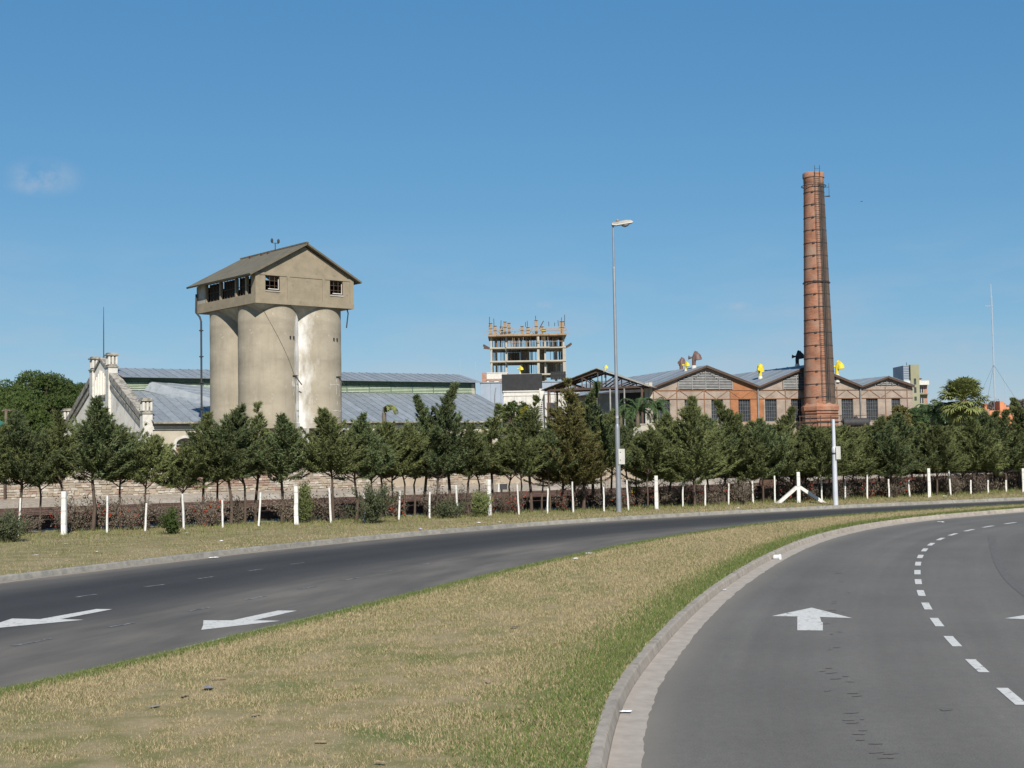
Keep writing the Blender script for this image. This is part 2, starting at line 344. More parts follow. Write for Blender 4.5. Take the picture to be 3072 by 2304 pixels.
M_paint = mat('road_paint', (.54, .53, .495), (.43, .42, .39), 14, .85, 6, coords='World', c3=(.16, .155, .15), scale3=9, mix3=(.58, .68))
M_worn = mat('worn_road_paint', (.22, .22, .215), (.085, .083, .08), 9, .85, 6, (.38, .55), coords='World')
M_tyre = mat('tyre_mark', (.098, .092, .083), (.116, .109, .098), 12, .9, 6, (.4, .6), coords='World')

gm = MB(); gm.add([(-1500,-60,-.03),(1500,-60,-.03),(1500,4500,-.03),(-1500,4500,-.03)], [(0,1,2,3)])
ground = tag(gm.build('ground', M_soil), kind='structure')

# right carriageway: everything to the right of the median as far as its outer edge
rr = offset(kerbR, -.24); ro = offset(kerbR, -13.5)
road_r = tag(road_sheet(rr, ro, 'road', M_asR), kind='structure')
kfine = resample(kerbR, len(kerbR)*6)
gw = np.random.default_rng(5).normal(size=len(kfine)); gw = np.convolve(gw, np.ones(3)/3, 'same')*.012
gut_o = offset(kfine, -.27) + normals(kfine)*gw[:, None]
gutter = tag(upfaces(strip(kfine, gut_o, .012, .004).build('gutter', M_gut)), kind='structure')

def kerb_run(line, m, side, seg, name, th=.105, hgt=ZV, lean=.03):
    """a kerb cast in lengths; side=+1: the raised ground is on the left of the line"""
    root = tag(empty(name, (0, 0, 0)), kind='structure')
    n = max(2, int(seg/.5)); i = 0; rg = random.Random(3)
    L = len(line)
    a0, a1, a2 = line, offset(line, side*lean), offset(line, side*(lean+th))
    while i < L-1:
        j = min(i+n, L-1); mb = MB(); zt = hgt+.012+rg.uniform(-.002, .002)
        idx = list(range(i, j+1)); nn = len(idx)
        for t, k in enumerate(idx):
            sh = np.zeros(2)
            if t == 0: sh = unit(line[k+1]-line[k])*.012
            for p, z in ((a0, -.02), (a1, zt-.02), (a1*.85+a2*.15, zt), (a2, zt), (a2, -.02)):
                q = p[k]+sh; mb.v.append((q[0], q[1], z))
        for t in range(nn-1):
            for c in range(4): mb.f.append((t*5+c, (t+1)*5+c, (t+1)*5+c+1, t*5+c+1))
        mb.f.append((0,1,2,3,4)); e = (nn-1)*5; mb.f.append((e+4, e+3, e+2, e+1, e))
        mb.build('kerb_stone', m, root); i = j
    return root
kerb_run(kerbR, M_kerb, +1, 3.0, 'kerb')
kerb_run(kerbL, M_kerbL, +1, 4.0, 'kerb')
medkerb = offset(medL, .0)
kerb_run(offset(medL, .14), M_kerbL, -1, 4.0, 'kerb')

# left carriageway
nL = 260
A = resample(kerbL, nL); B = resample(offset(medL, .12), nL)
road_l = tag(road_sheet(A, B, 'road', M_asL), kind='structure')
rgn = np.random.default_rng(8)
sand_o = offset(kerbL, -.28) + normals(kerbL)*(np.convolve(rgn.normal(size=len(kerbL)), np.ones(5)/5, 'same')*.10)[:, None]
tag(upfaces(strip(kerbL, sand_o, .006, .004).build('road_edge_grit', M_sand)), kind='structure')

# the median lawn and the far verge
kR2 = offset(kerbR, .13); mL2 = offset(medL, -.02)
def bump_strip(A, B, nx, z, amp, seed, name, m):
    rg = np.random.default_rng(seed); n = len(A); mb = MB()
    for i in range(n):
        for k in range(nx+1):
            t = k/nx; p = A[i]*(1-t)+B[i]*t; e = min(k, nx-k)
            mb.v.append((p[0], p[1], z + (0 if e == 0 else rg.normal()*amp + amp*2.5*math.sin(PI*t))))
    for i in range(n-1):
        for k in range(nx): a = i*(nx+1)+k; mb.f.append((a, a+1, a+nx+2, a+nx+1))
    return upfaces(mb.build(name, m, smooth=True))
nM = 240
median = tag(bump_strip(resample(kR2, nM), resample(mL2, nM), 26, ZV, .008, 4, 'median', M_grass), kind='structure')
vline = offset(kerbL, .13)
fence_px = [(-500,1652),(-200,1627),(0,1613),(192,1603),(500,1590),(889,1574),(1180,1561),(1469,1548),(1720,1538),(1970,1528),(2200,1518),(2396,1509),(2600,1500),(2788,1492),(2930,1485),(3071,1477),(3300,1466)]
fence_x = np.array([p[0] for p in fence_px], float); fence_y = np.array([p[1] for p in fence_px], float)
def fbase(x, dy=0.0):                    # a point on the fence line
    p = G(x, float(np.interp(x, fence_x, fence_y))+dy, ZV); return Vector((p.x, p.y, ZV))
fl = curve(fence_px, ZV, .5, 30, 60)
vb = offset(fl, 2.2)
nV = 260
verge = tag(bump_strip(resample(vline, nV), resample(vb, nV), 14, ZV, .006, 6, 'verge', M_verge), kind='structure')

# ---- painted markings
def flat(pxs, z, m, name, parent, kind=None):
    mb = MB(); P = [G(x, y, z) for x, y in pxs]; mb.add(P, [tuple(range(len(P)))]); o = upfaces(mb.build(name, m, parent))
    if kind: o['kind'] = kind
    return o
dashes = px5([(1728,292),(1728,327),(1731,367),(1740,415),(1758,472),(1800,542),(1872,634),(1987,748),(2155,902)])
dcurve = curve(px5([(2420,1110),(2155,902),(1987,748),(1872,634),(1800,542),(1758,472),(1740,415),(1731,367),(1728,327),(1729,292),(1736,260),(1750,233),(1772,210),(1802,188),(1840,170),(1888,152),(1960,135),(2040,120),(2125,106),(2215,96)]), 0, .05, 14, 20)
cum = np.arange(len(dcurve))*.05
pts_d = [np.array(G(*p)[:2]) for p in px5([(2155,902),(1987,748),(1872,634),(1800,542),(1758,472),(1740,415),(1731,367),(1728,327),(1729,292)])]
si = [cum[np.argmin(np.linalg.norm(dcurve-p, axis=1))] for p in pts_d]
per = float(np.mean(np.diff(si))); s0 = float(np.mean([s_-i*per for i, s_ in enumerate(si)])); dn = normals(dcurve)
k = -5
while True:
    sc = s0+k*per; k += 1
    if sc < 2: continue
    if sc+2 > cum[-1]: break
    i0, i1 = int((sc-.46)/.05), int((sc+.46)/.05); idx = list(range(i0, i1+1, 3)); mb = MB()
    Pa = [(*(dcurve[q]+dn[q]*.058), .005) for q in idx]; Pb = [(*(dcurve[q]-dn[q]*.058), .005) for q in idx]
    mb.v = Pa+Pb; n_ = len(idx); mb.f = [(q, q+1, n_+q+1, n_+q) for q in range(n_-1)]
    upfaces(mb.build('lane_dash', M_paint, road_r))
arrowR = [(1255,485),(1437,532),(1292,527),(1298,548),(1305,552),(1305,588),(1190,587),(1190,525),(1075,523)]
flat(px5(arrowR), .005, M_paint, 'direction_arrow', road_r)
# the arrow of the next lane, of the same size, its left barb in the picture
c0 = G(*px5([(1255,535)])[0]); c1 = G(*px5([(2317,552)])[0]); th = rad(-12)
mb = MB(); P = []
for q in px5(arrowR):
    v = G(*q)-c0; v = Vector((v.x*math.cos(th)-v.y*math.sin(th), v.x*math.sin(th)+v.y*math.cos(th), 0)); P.append((c1.x+v.x, c1.y+v.y, .005))
mb.add(P, [tuple(range(len(P)))]); upfaces(mb.build('direction_arrow', M_paint, road_r))
def px6(L): return [(.4521*u, 1600+.4521*v) for u, v in L]
flat(px6([(1350,577),(1540,577),(1845,512),(1970,513),(1685,577),(1860,580),(1335,640),(1348,610)]), .005, M_paint, 'direction_arrow', road_l)
flat(px6([(80,565),(265,569),(640,502),(745,503),(400,569),(555,573),(-150,640)]), .005, M_paint, 'direction_arrow', road_l)
for a, b in [((80,748),(275,712)),((280,708),(340,700)),((725,624),(890,594)),((1255,517),(1390,491)),((1625,443),(1760,418)),((1980,371),(2095,352)),((2270,313),(2380,295)),((500,425),(640,405)),((960,357),(1090,340)),((1310,303),(1420,288)),((1650,250),(1740,238)),((1930,206),(2020,195)),((2535,258),(2620,244)),((2780,210),(2860,198))]:
    p = Vector(G(*px6([a])[0])[:]) ; q = Vector(G(*px6([b])[0])[:]); d = (q-p).normalized(); s_ = Vector((-d.y, d.x, 0))*.045
    mb = MB(); mb.add([(*(p-s_)[:2], .005), (*(q-s_)[:2], .005), (*(q+s_)[:2], .005), (*(p+s_)[:2], .005)], [(0,1,2,3)]); upfaces(mb.build('lane_dash', M_worn, road_l))
# scuffs, a skid arc and dark patches left by tyres
rg = random.Random(17); mb = MB()
path = px5([(1430,290),(1400,400),(1370,470),(1345,540),(1330,620),(1330,700),(1370,780),(1400,840),(1420,900),(1450,980),(1490,1060),(1560,1140),(1600,1190)])
for i in range(38):
    t = rg.random()*(len(path)-1.001); a = int(t); f_ = t-a; x = path[a][0]*(1-f_)+path[a+1][0]*f_+rg.gauss(0, 22); y = path[a][1]*(1-f_)+path[a+1][1]*f_
    c = G(x, y); L1 = rg.uniform(.02, .09); W1 = rg.uniform(.012, .03); an = rg.gauss(0, .3); n_ = 7
    b = len(mb.v)
    for k in range(n_):
        t_ = 2*PI*k/n_; r_ = rg.uniform(.7, 1.2); dx, dy = L1*r_*math.cos(t_), W1*r_*math.sin(t_)
        mb.v.append((c.x+dx*math.cos(an)-dy*math.sin(an), c.y+dx*math.sin(an)+dy*math.cos(an), .0045+i*2e-5))
    mb.f.append(tuple(b+k for k in range(n_)))
o = upfaces(mb.build('tyre_scuffs', M_tyre, road_r)); o['kind'] = 'stuff'
sk = curve(px5([(2065,160),(2068,215),(2085,280),(2115,335),(2160,385),(2212,425),(2290,470)]), 0, .3, 0, 0)
M_skid = mat('skid_rubber', (.090, .085, .077), (.118, .11, .1), 10, .9, 6, (.42, .6), coords='World')
upfaces(strip(offset(sk, .09), offset(sk, -.09), .004, .004).build('skid_mark', M_skid, road_r))
flat(px5([(1832,942),(1850,936),(1885,936),(1893,942),(1880,948),(1845,950)]), .0055, M_tyre, 'oil_spot', road_r)

# ---- grass blades on the median and verge
def blades(A, B, n, name, m, parent, hgt, wid, seed, near=8.0, pw=1.6, edge=False, ztop=ZV, fade=60.0, k_edge=.0):
    rg = np.random.default_rng(seed); A = np.asarray(A); B = np.asarray(B)
    K = 10; i = rg.integers(0, len(A)-1, n*K); f_ = rg.random(n*K)[:, None]; t = rg.random(n*K)[:, None]
    if edge: t = np.abs(rg.normal(size=(n*K, 1)))*k_edge
    a = A[i]*(1-f_)+A[i+1]*f_; b = B[i]*(1-f_)+B[i+1]*f_; P = a*(1-t)+b*t
    d = np.hypot(P[:, 0], P[:, 1]); u = P[:, 0]/np.maximum(P[:, 1], .1)
    keep = (P[:, 1] > near*.8) & (np.abs(u) < .46) & (d < fade)
    P = P[keep]; d = d[keep]
    # patches: fewer blades where the turf is worn
    ph = np.sin(P[:, 0]*1.3+1.7*np.sin(P[:, 1]*.6))*np.sin(P[:, 1]*.9+1.1*np.sin(P[:, 0]*.8))
    ph = ph if seed != 2 else np.sin(P[:, 0]*2.1+2*np.sin(P[:, 1]*.5+1))*np.sin(P[:, 1]*.7+2+1.6*np.sin(P[:, 0]*1.1)); w_ = (near/np.maximum(d, near))**pw*(.5+.5*(ph+1)/2 if seed != 2 else .18+.82*((ph+1)/2)**2); sel = rg.random(len(P)) < w_/w_.max()*1.0
    P = P[sel][:n]; d = d[sel][:n]; N = len(P); P3 = np.c_[P, np.full(N, ztop)]
    D = unit(np.c_[rg.normal(size=(N, 2))*.55, np.ones(N)]); sc = np.clip(d/near, 1, 5)**.45
    T = leaves(P3, D, hgt*rg.uniform(.5, 1.3, N)*sc, wid*sc*rg.uniform(.7, 1.4, N), rg)
    o = place(name, tri_mesh(name, T, m), parent); o['kind'] = 'stuff'; return o
M_bl1 = mat('straw_blade', (.45, .36, .215), (.28, .225, .125), 14, .95, 4, coords='World', spec=.1, transl=.15)
M_bl2 = mat('green_blade', (.115, .15, .046), (.22, .205, .085), 9, .9, 4, coords='World', spec=.15, transl=.2)
M_bl3 = mat('lush_blade', (.105, .155, .040), (.155, .185, .055), 4, .9, 4, coords='World', spec=.15, transl=.2)
mA, mB_ = resample(kR2, nM), resample(mL2, nM)
blades(mA, mB_, 420000, 'straw_grass', M_bl1, median, .036, .0075, 1)
blades(mA, mB_, 230000, 'green_grass', M_bl2, median, .032, .0075, 2)
blades(mA, mB_, 60000, 'edge_grass', M_bl3, median, .05, .0075, 3, edge=True, pw=1.2, k_edge=.065)
blades(mB_, mA, 40000, 'edge_grass', M_bl3, median, .06, .008, 4, near=14, edge=True, pw=1.0, k_edge=.03)
vA, vB = resample(vline, nV), resample(vb, nV)
blades(vA, vB, 50000, 'straw_grass', M_bl1, verge, .05, .010, 5, near=28, pw=.6, fade=90)
blades(vA, vB, 30000, 'green_grass', M_bl2, verge, .05, .010, 6, near=28, pw=.6, fade=90)
blades(vB, vA, 16000, 'fence_foot_grass', M_bl2, verge, .14, .016, 7, near=30, pw=.4, edge=True, fade=90, k_edge=.3)

# ================================================================== BUILDINGS
def cast_concrete(name, base, dark, lime, chalk=None):
    """slip-cast concrete cylinder: pour rings, vertical runs, blotches; chalk=(angle, halfwidth) adds a lime-bleached side"""
    m = bpy.data.materials.new(name); m.use_nodes = True; n = m.node_tree.nodes; l = m.node_tree.links; b = n['Principled BSDF']; b.inputs['Roughness'].default_value = .92; b.inputs['Specular IOR Level'].default_value = .2
    t = n.new('ShaderNodeTexCoord'); src = t.outputs['Object']; sp = n.new('ShaderNodeSeparateXYZ'); l.new(src, sp.inputs[0])
    def noise(sc, det, lo, hi, stretch=(1, 1, 1)):
        q = n.new('ShaderNodeMapping'); q.inputs['Scale'].default_value = stretch; l.new(src, q.inputs[0]); z = n.new('ShaderNodeTexNoise'); z.inputs['Scale'].default_value = sc; z.inputs['Detail'].default_value = det; z.inputs['Roughness'].default_value = .62; l.new(q.outputs[0], z.inputs['Vector'])
        r = n.new('ShaderNodeMapRange'); r.inputs[1].default_value = lo; r.inputs[2].default_value = hi; l.new(z.outputs[0], r.inputs[0]); return r.outputs[0]
    def mix(f, a, c):
        k = n.new('ShaderNodeMixRGB')
        for i, v in enumerate((f, a, c)):
            if isinstance(v, tuple): k.inputs[i].default_value = (*v, 1)
            elif isinstance(v, float): k.inputs[i].default_value = v
            else: l.new(v, k.inputs[i])
        return k.outputs[0]
    def mth(op, x, y):
        q = n.new('ShaderNodeMath'); q.operation = op
        for i, v in enumerate((x, y)):
            if isinstance(v, (int, float)): q.inputs[i].default_value = v
            else: l.new(v, q.inputs[i])
        return q.outputs[0]
    out = mix(noise(1.1, 8, .35, .65), base, tuple(x*.84 for x in base))
    out = mix(mth('MULTIPLY', noise(2.2, 6, .55, .75, (1, 1, .10)), .55), out, dark)           # runs
    out = mix(mth('MULTIPLY', noise(1.0, 5, .52, .72, (.22, .22, 1.3)), .5), out, dark)          # pour bands
    out = mix(mth('MULTIPLY', noise(2.8, 7, .62, .74), .55), out, lime)                          # lime blotches
    if chalk:
        a = mth('ARCTAN2', sp.outputs[1], sp.outputs[0]); d = mth('ABSOLUTE', mth('SUBTRACT', a, chalk[0]), 0); r = n.new('ShaderNodeMapRange'); r.inputs[1].default_value = 0; r.inputs[2].default_value = chalk[1]; r.inputs[3].default_value = 1; r.inputs[4].default_value = 0; l.new(d, r.inputs[0])
        k = mth('MULTIPLY', mth('ADD', r.outputs[0], mth('MULTIPLY', noise(1.5, 9, .32, .68, (1, 1, .45)), .95)), r.outputs[0]); r2 = n.new('ShaderNodeMapRange'); r2.inputs[1].default_value = .55; r2.inputs[2].default_value = 1.35; l.new(k, r2.inputs[0]); out = mix(r2.outputs[0], out, (.60, .59, .565))
    l.new(out, b.inputs['Base Color'])
    z = n.new('ShaderNodeTexNoise'); z.inputs['Scale'].default_value = 9; z.inputs['Detail'].default_value = 6; l.new(src, z.inputs['Vector']); bp = n.new('ShaderNodeBump'); bp.inputs['Strength'].default_value = .25; bp.inputs['Distance'].default_value = .03; l.new(z.outputs[0], bp.inputs['Height']); l.new(bp.outputs[0], b.inputs['Normal'])
    MATS[name] = m; return m
M_conc = cast_concrete('silo_concrete', (.305, .266, .202), (.195, .168, .126), (.42, .395, .34))
M_concw = cast_concrete('lime_bleached_concrete', (.305, .266, .202), (.195, .168, .126), (.46, .44, .39), (rad(-160), rad(100)))
M_concm = cast_concrete('silo_concrete_streaked', (.305, .264, .198), (.19, .163, .122), (.45, .42, .36), (rad(-45), rad(38)))
M_concbox = mat('silo_house_concrete', (.275, .228, .160), (.215, .178, .125), 1.3, .9, 9, bump=.3, bscale=12, c3=(.13, .108, .078), scale3=2.0, mix3=(.60, .76))
M_efflo = mat('lime_streak', (.52, .50, .45), (.36, .32, .26), 3, .9, 8, (.35, .6))
M_conclt = mat('pale_concrete', (.34, .32, .28), (.27, .25, .205), 1.5, .9, 8, c3=(.45, .44, .41), scale3=.8, mix3=(.5, .7))
M_slate = mat('old_roof_felt', (.15, .13, .093), (.10, .088, .063), 1.2, .9, 9, c3=(.09, .085, .06), scale3=.7, mix3=(.5, .75), stretch=(1, 3, 1))
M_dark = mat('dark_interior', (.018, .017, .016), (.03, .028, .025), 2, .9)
M_glassd = mat('dark_glazing', (.022, .025, .03), (.05, .055, .06), 2.5, .25, spec=.5)
M_rustd = mat('rusted_iron', (.10, .055, .035), (.06, .04, .03), 8, .85)
M_blk = mat('black_iron', (.03, .03, .032), (.05, .048, .045), 6, .7)
M_white = mat('white_paint', (.58, .56, .51), (.46, .435, .385), 3, .85, 8, c3=(.42, .39, .33), scale3=1.4, mix3=(.62, .78))
M_cream = mat('weathered_cream_render', (.44, .395, .32), (.36, .32, .255), .8, .9, 9, c3=(.34, .31, .26), scale3=.9, mix3=(.56, .74), bump=.2, bscale=12)
M_gable = mat('dirty_grey_render', (.78, .73, .64), (.64, .595, .515), 1.0, .9, 9, c3=(.33, .30, .255), scale3=.6, mix3=(.55, .72), bump=.2, bscale=12)
M_mould = mat('mouldy_coping', (.33, .30, .25), (.15, .14, .12), 2.4, .9, 9, (.42, .6))
M_zinc = mat('blue_grey_roof_sheet', (.18, .202, .218), (.225, .245, .258), 1.3, .5, 8, rnd=.10, spec=.4, c3=(.13, .145, .158), scale3=2.2, mix3=(.52, .75))
M_zinc2 = mat('pale_roof_sheet', (.22, .245, .255), (.265, .285, .295), 1.6, .5, 6, rnd=.06, spec=.4)
M_rib = mat('roof_seam', (.22, .26, .30), (.30, .34, .38), 3, .5, spec=.4)
M_louv = mat('green_louvre', (.27, .33, .225), (.33, .385, .29), 2, .8, 6, rnd=.12, c3=(.18, .24, .16), scale3=4, mix3=(.56, .7))
M_louvd = mat('green_shutter', (.075, .125, .085), (.10, .15, .105), 3, .8)
M_brickpk = brick_mat('grey_pink_brick', (.285, .22, .175), (.225, .172, .138), (.33, .28, .23), stain=(.31, .255, .21))
M_brickor = brick_mat('orange_brick', (.34, .125, .05), (.27, .10, .042), (.30, .165, .09))
M_brickrd = brick_mat('red_brick', (.34, .13, .08), (.27, .10, .065), (.38, .3, .24))
M_chim = brick_mat('chimney_brick', (.36, .145, .078), (.25, .10, .056), (.27, .17, .12), .24, .08, cyl=1.05, stain=(.30, .205, .15), stain_scale=.9, stain_mix=(.46, .70))
M_chimdk = brick_mat('dark_chimney_brick', (.10, .068, .048), (.08, .055, .042), (.12, .09, .068), .24, .08, cyl=1.05, stain=(.14, .085, .06))
M_rust = mat('orange_rust', (.25, .125, .065), (.18, .09, .05), 4, .9)
M_galv = mat('galvanised_steel', (.22, .235, .255), (.26, .27, .285), 3, .45, spec=.5, metal=.3)
M_silver = mat('silver_paint', (.52, .54, .57), (.60, .61, .63), 3, .4, spec=.5, metal=.25)
M_yel = mat('yellow_paint', (.62, .50, .03), (.55, .42, .03), 5, .6)
M_wood = mat('formwork_timber', (.33, .235, .145), (.24, .165, .10), 3, .9, rnd=.15)
M_woodd = mat('dark_timber', (.095, .06, .045), (.065, .045, .035), 5, .9)
M_black = mat('black_cladding', (.022, .022, .024), (.03, .03, .03), 3, .8)
M_bluew = mat('blue_grey_cladding', (.25, .29, .35), (.29, .33, .38), .7, .7, 6)
M_olive = mat('olive_render', (.23, .225, .14), (.27, .26, .175), .5, .9, 6)
M_terra = mat('terracotta_render', (.55, .22, .11), (.48, .19, .10), 1, .9)
M_palmt = mat('palm_trunk', (.16, .125, .09), (.10, .08, .06), 6, .95)
M_tin = mat('grey_louvre_slat', (.17, .17, .165), (.25, .245, .235), 3, .7, rnd=.15)

def wall_mesh(mb, L, H, t, holes, y0=0.0, z0=0.0, x0=0.0):
    """upright wall with rectangular openings, in boxes butted end to end"""
    xs = sorted(set([x0, x0+L] + [h[0] for h in holes] + [h[1] for h in holes])); zs = sorted(set([z0, z0+H] + [h[2] for h in holes] + [h[3] for h in holes]))
    for i in range(len(xs)-1):
        run = None
        for k in range(len(zs)-1):
            cx_, cz_ = (xs[i]+xs[i+1])/2, (zs[k]+zs[k+1])/2
            solid = not any(h[0] < cx_ < h[1] and h[2] < cz_ < h[3] for h in holes)
            if solid and run is None: run = zs[k]
            if (not solid) and run is not None: mb.box(xs[i], xs[i+1], y0, y0+t, run, zs[k]); run = None
        if run is not None: mb.box(xs[i], xs[i+1], y0, y0+t, run, zs[-1])
    return mb

def roof_sheets(parent, p00, p10, p11, p01, n, m, name='roof_sheet', gap=.0, th=.05, rib=True, rib_m=None, rib_h=.05):
    """a roof plane laid in n sheets side by side (edge p00-p10 is the eave), a raised seam on each joint"""
    p00, p10, p11, p01 = map(Vector, (p00, p10, p11, p01))
    for i in range(n):
        a, b = i/n, (i+1)/n
        q = [p00.lerp(p10, a), p00.lerp(p10, b), p01.lerp(p11, b), p01.lerp(p11, a)]
        mb = MB(); mb.slab(q, th)
        nn = (q[1]-q[0]).cross(q[3]-q[0]).normalized()
        if rib: mb.bar(q[0]+nn*rib_h*.4, q[3]+nn*rib_h*.4, .07, rib_h, up=nn)
        mb.build(name, m, parent)

# ------------------------------------------------------------------ concrete silo
A0 = at(767, 908, 95); TH = rad(40)
silo = empty('grain_silo', (A0.x, A0.y, 0), TH)
tag(silo, 'tall concrete silo of joined cylinders with a gabled house on top', 'silo')
ZB, ZE, LX, LY = A0.z, 15.42, 8.3, 9.2          # house: underside, eaves, front width, depth
CX, CY, RC = (2.32, 6.05), (2.32, 6.75), 2.2
for cx in CX:
    for cy in CY:
        mb = MB(); prof = [(RC, 4.35), (RC+.05, 4.36), (RC+.05, 4.75), (RC, 4.78)]
        for k in range(1, 8): prof += [(RC, 4.78+k*1.1), (RC-.012 if k % 2 else RC, 4.80+k*1.1)]
        prof += [(RC, ZB+.02)]
        c = mb.lathe(prof, 48, 0, 0).build('storage_cylinder', M_conc if cy > 4 else (M_concm if cx < 4 else M_concw), silo, smooth=True); c.location = (cx, cy, 0)
# sloping concrete haunches between cylinders and house
def haunch(pts, m=M_conclt, th=.12):
    mb = MB(); mb.slab(pts, th); mb.build('haunch', m, silo)
haunch([(2.3, .22, ZB), (4.185, 1.75, ZB-1.6), (6.1, .22, ZB)])
haunch([(.22, 6.8, ZB), (1.75, 4.53, ZB-1.6), (.22, 2.3, ZB)])
haunch([(.14, 1.7, ZB), (.80, .80, ZB-.62), (.14, .14, ZB)]); haunch([(.14, .14, ZB), (.80, .80, ZB-.62), (1.7, .14, ZB)])
# legs and ring under the cylinders
for cx in (.55, 4.18, 7.8):
    for cy in (.55, 4.53, 8.5):
        mb = MB(); mb.box(cx-.3, cx+.3, cy-.3, cy+.3, -.02, 4.36); mb.build('column', M_conclt, silo)
for cx in CX:
    for cy in CY:
        c = MB().lathe([(.25, 2.2), (1.95, 4.34)], 20).build('hopper', M_conc, silo, smooth=True); c.location = (cx, cy, 0)
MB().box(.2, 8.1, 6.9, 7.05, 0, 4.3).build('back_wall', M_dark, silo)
# the house: floor, front wall with two windows, side with open bays
MB().box(-.04, LX+.04, -.04, LY+.04, ZB, ZB+.36).build('floor_beam', M_concbox, silo)
FW = [(.80, 2.0, 14.30, 15.38), (6.25, 7.4, 14.30, 15.38)]
mb = MB(); wall_mesh(mb, LX, ZE-.02-ZB-.36, .2, FW, 0.02, ZB+.36); mb.build('front_wall', M_concbox, silo)
mb = MB(); mb.prism([(0, ZE+.16), (LX, ZE+.16), (LX/2, 17.72)], 1, .06, .26); mb.build('gable_wall', M_concbox, silo)
MB().box(-.03, LX+.03, -.02, .24, ZE-.02, ZE+.16).build('tie_beam', M_concbox, silo)
for x in (0, 2.62, 5.6, 8.02): MB().box(x-.02, x+.30 if x in (0, 8.02) else x+.2, -.03, .018, ZB+.36, ZE-.02).build('pilaster', M_concbox, silo)
for (x0, x1, z0, z1) in FW:
    f = MB(); f.box(x0, x0+.05, .08, .14, z0, z1); f.box(x1-.05, x1, .08, .14, z0, z1); f.box(x0, x1, .08, .14, z1-.05, z1); f.box(x0, x1, .08, .14, z0, z0+.05)
    for q in (1, 2): xm = x0+(x1-x0)*q/3; f.box(xm-.015, xm+.015, .085, .12, z0, z1)
    for q in (1, 2): zm = z0+(z1-z0)*q/3; f.box(x0, x1, .087, .118, zm-.015, zm+.015)
    fr = f.build('window', M_rustd, silo)
    MB().box(x0, x1, -.03, .08, z0-.09, z0+.0).build('sill', M_conclt, fr)
    # one casement left ajar and a broken white frame
    MB().bar((x0+.25, .05, z0+.12), (x1-.08, .05, z0+.12), .05, .06).bar((x1-.12, .04, z0+.12), (x1-.12, .04, z0+.85), .04, .04).build('broken_casement', M_white, fr)
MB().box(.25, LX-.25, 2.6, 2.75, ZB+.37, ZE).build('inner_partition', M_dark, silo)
MB().box(LX-.22, LX-.02, .23, LY-.02, ZB+.36, ZE).build('side_wall', M_concbox, silo)
MB().box(.02, LX-.25, LY-.22, LY-.02, ZB+.36, ZE).build('back_wall', M_concbox, silo)
# left side: sill beam, four posts and a solid panel at the back corner
MB().box(.0, .22, .24, LY-.24, ZB+.361, ZB+.72).build('sill_beam', M_concbox, silo)
for y in (.24, 1.35, 2.9, 5.3, 7.6): MB().box(.01, .21, y, y+(.42 if y < 1 else .2), ZB+.72, ZE).build('post', M_concbox, silo)
MB().box(.03, .19, 7.87, LY-.24, ZB+.72, ZE).build('side_panel', M_conclt, silo)
MB().box(-.01, .23, .24, LY-.24, ZE, ZE+.14).build('wall_plate', M_concbox, silo)
for y0, y1 in ((.67, 1.34), (1.56, 2.89), (3.11, 5.29), (5.51, 7.59)):
    f = MB(); n_ = int((y1-y0)/.42)
    for q in range(1, n_): yy = y0+(y1-y0)*q/n_; f.box(.09, .13, yy-.015, yy+.015, ZB+.73, ZE-.02)
    f.box(.09, .13, y0, y1, ZB+1.35, ZB+1.39); f.build('window_bars', M_rustd, silo)
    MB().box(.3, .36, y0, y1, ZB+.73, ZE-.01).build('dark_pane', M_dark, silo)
# roof in two thick slopes with overhang
OV = .62; zr = 17.98; ze = ZE-.02; mid = LX/2; sl_ = (zr-ze)/(mid+OV)
for sgn, x_e in ((-1, -OV), (1, LX+OV)):
    n_ = 7
    for i in range(n_):
        a, b = -.32+(LY+.8)*i/n_, -.32+(LY+.8)*(i+1)/n_
        q = [(x_e, a, ze), (mid, a, zr), (mid, b, zr), (x_e, b, ze)]
        if sgn < 0: q = [q[0], q[3], q[2], q[1]]
        mb = MB(); q = [Vector(p) for p in q]; nrm = (q[1]-q[0]).cross(q[3]-q[0]).normalized()
        if nrm.z < 0: q.reverse()
        mb.slab(q, .13); mb.build('roof_slab', M_slate, silo)
MB().bar((mid, -.33, zr+.02), (mid, LY+.5, zr+.02), .22, .10).build('ridge_cap', M_slate, silo)
for y in (4.6, 5.6, 7.4): MB().box(mid-.5, mid-.35, y, y+.2, zr-.28, zr-.05).build('loose_tile', M_rustd, silo)
# twin lamps above the ridge
fl_ = MB(); fl_.tube([(mid-.1, 4.2, zr), (mid-.1, 4.2, zr+.55)], .04, 6); fl_.bar((mid-.38, 4.2, zr+.55), (mid+.18, 4.2, zr+.55), .04, .04)
fx = fl_.build('lamp_bracket', M_blk, silo)
for x in (mid-.38, mid+.18):
    MB().lathe([(.03, 0), (.09, .06), (.10, .22), (.06, .32), (.03, .35)], 10).build('roof_lamp', M_blk, fx).location = (x, 4.2, zr+.55)
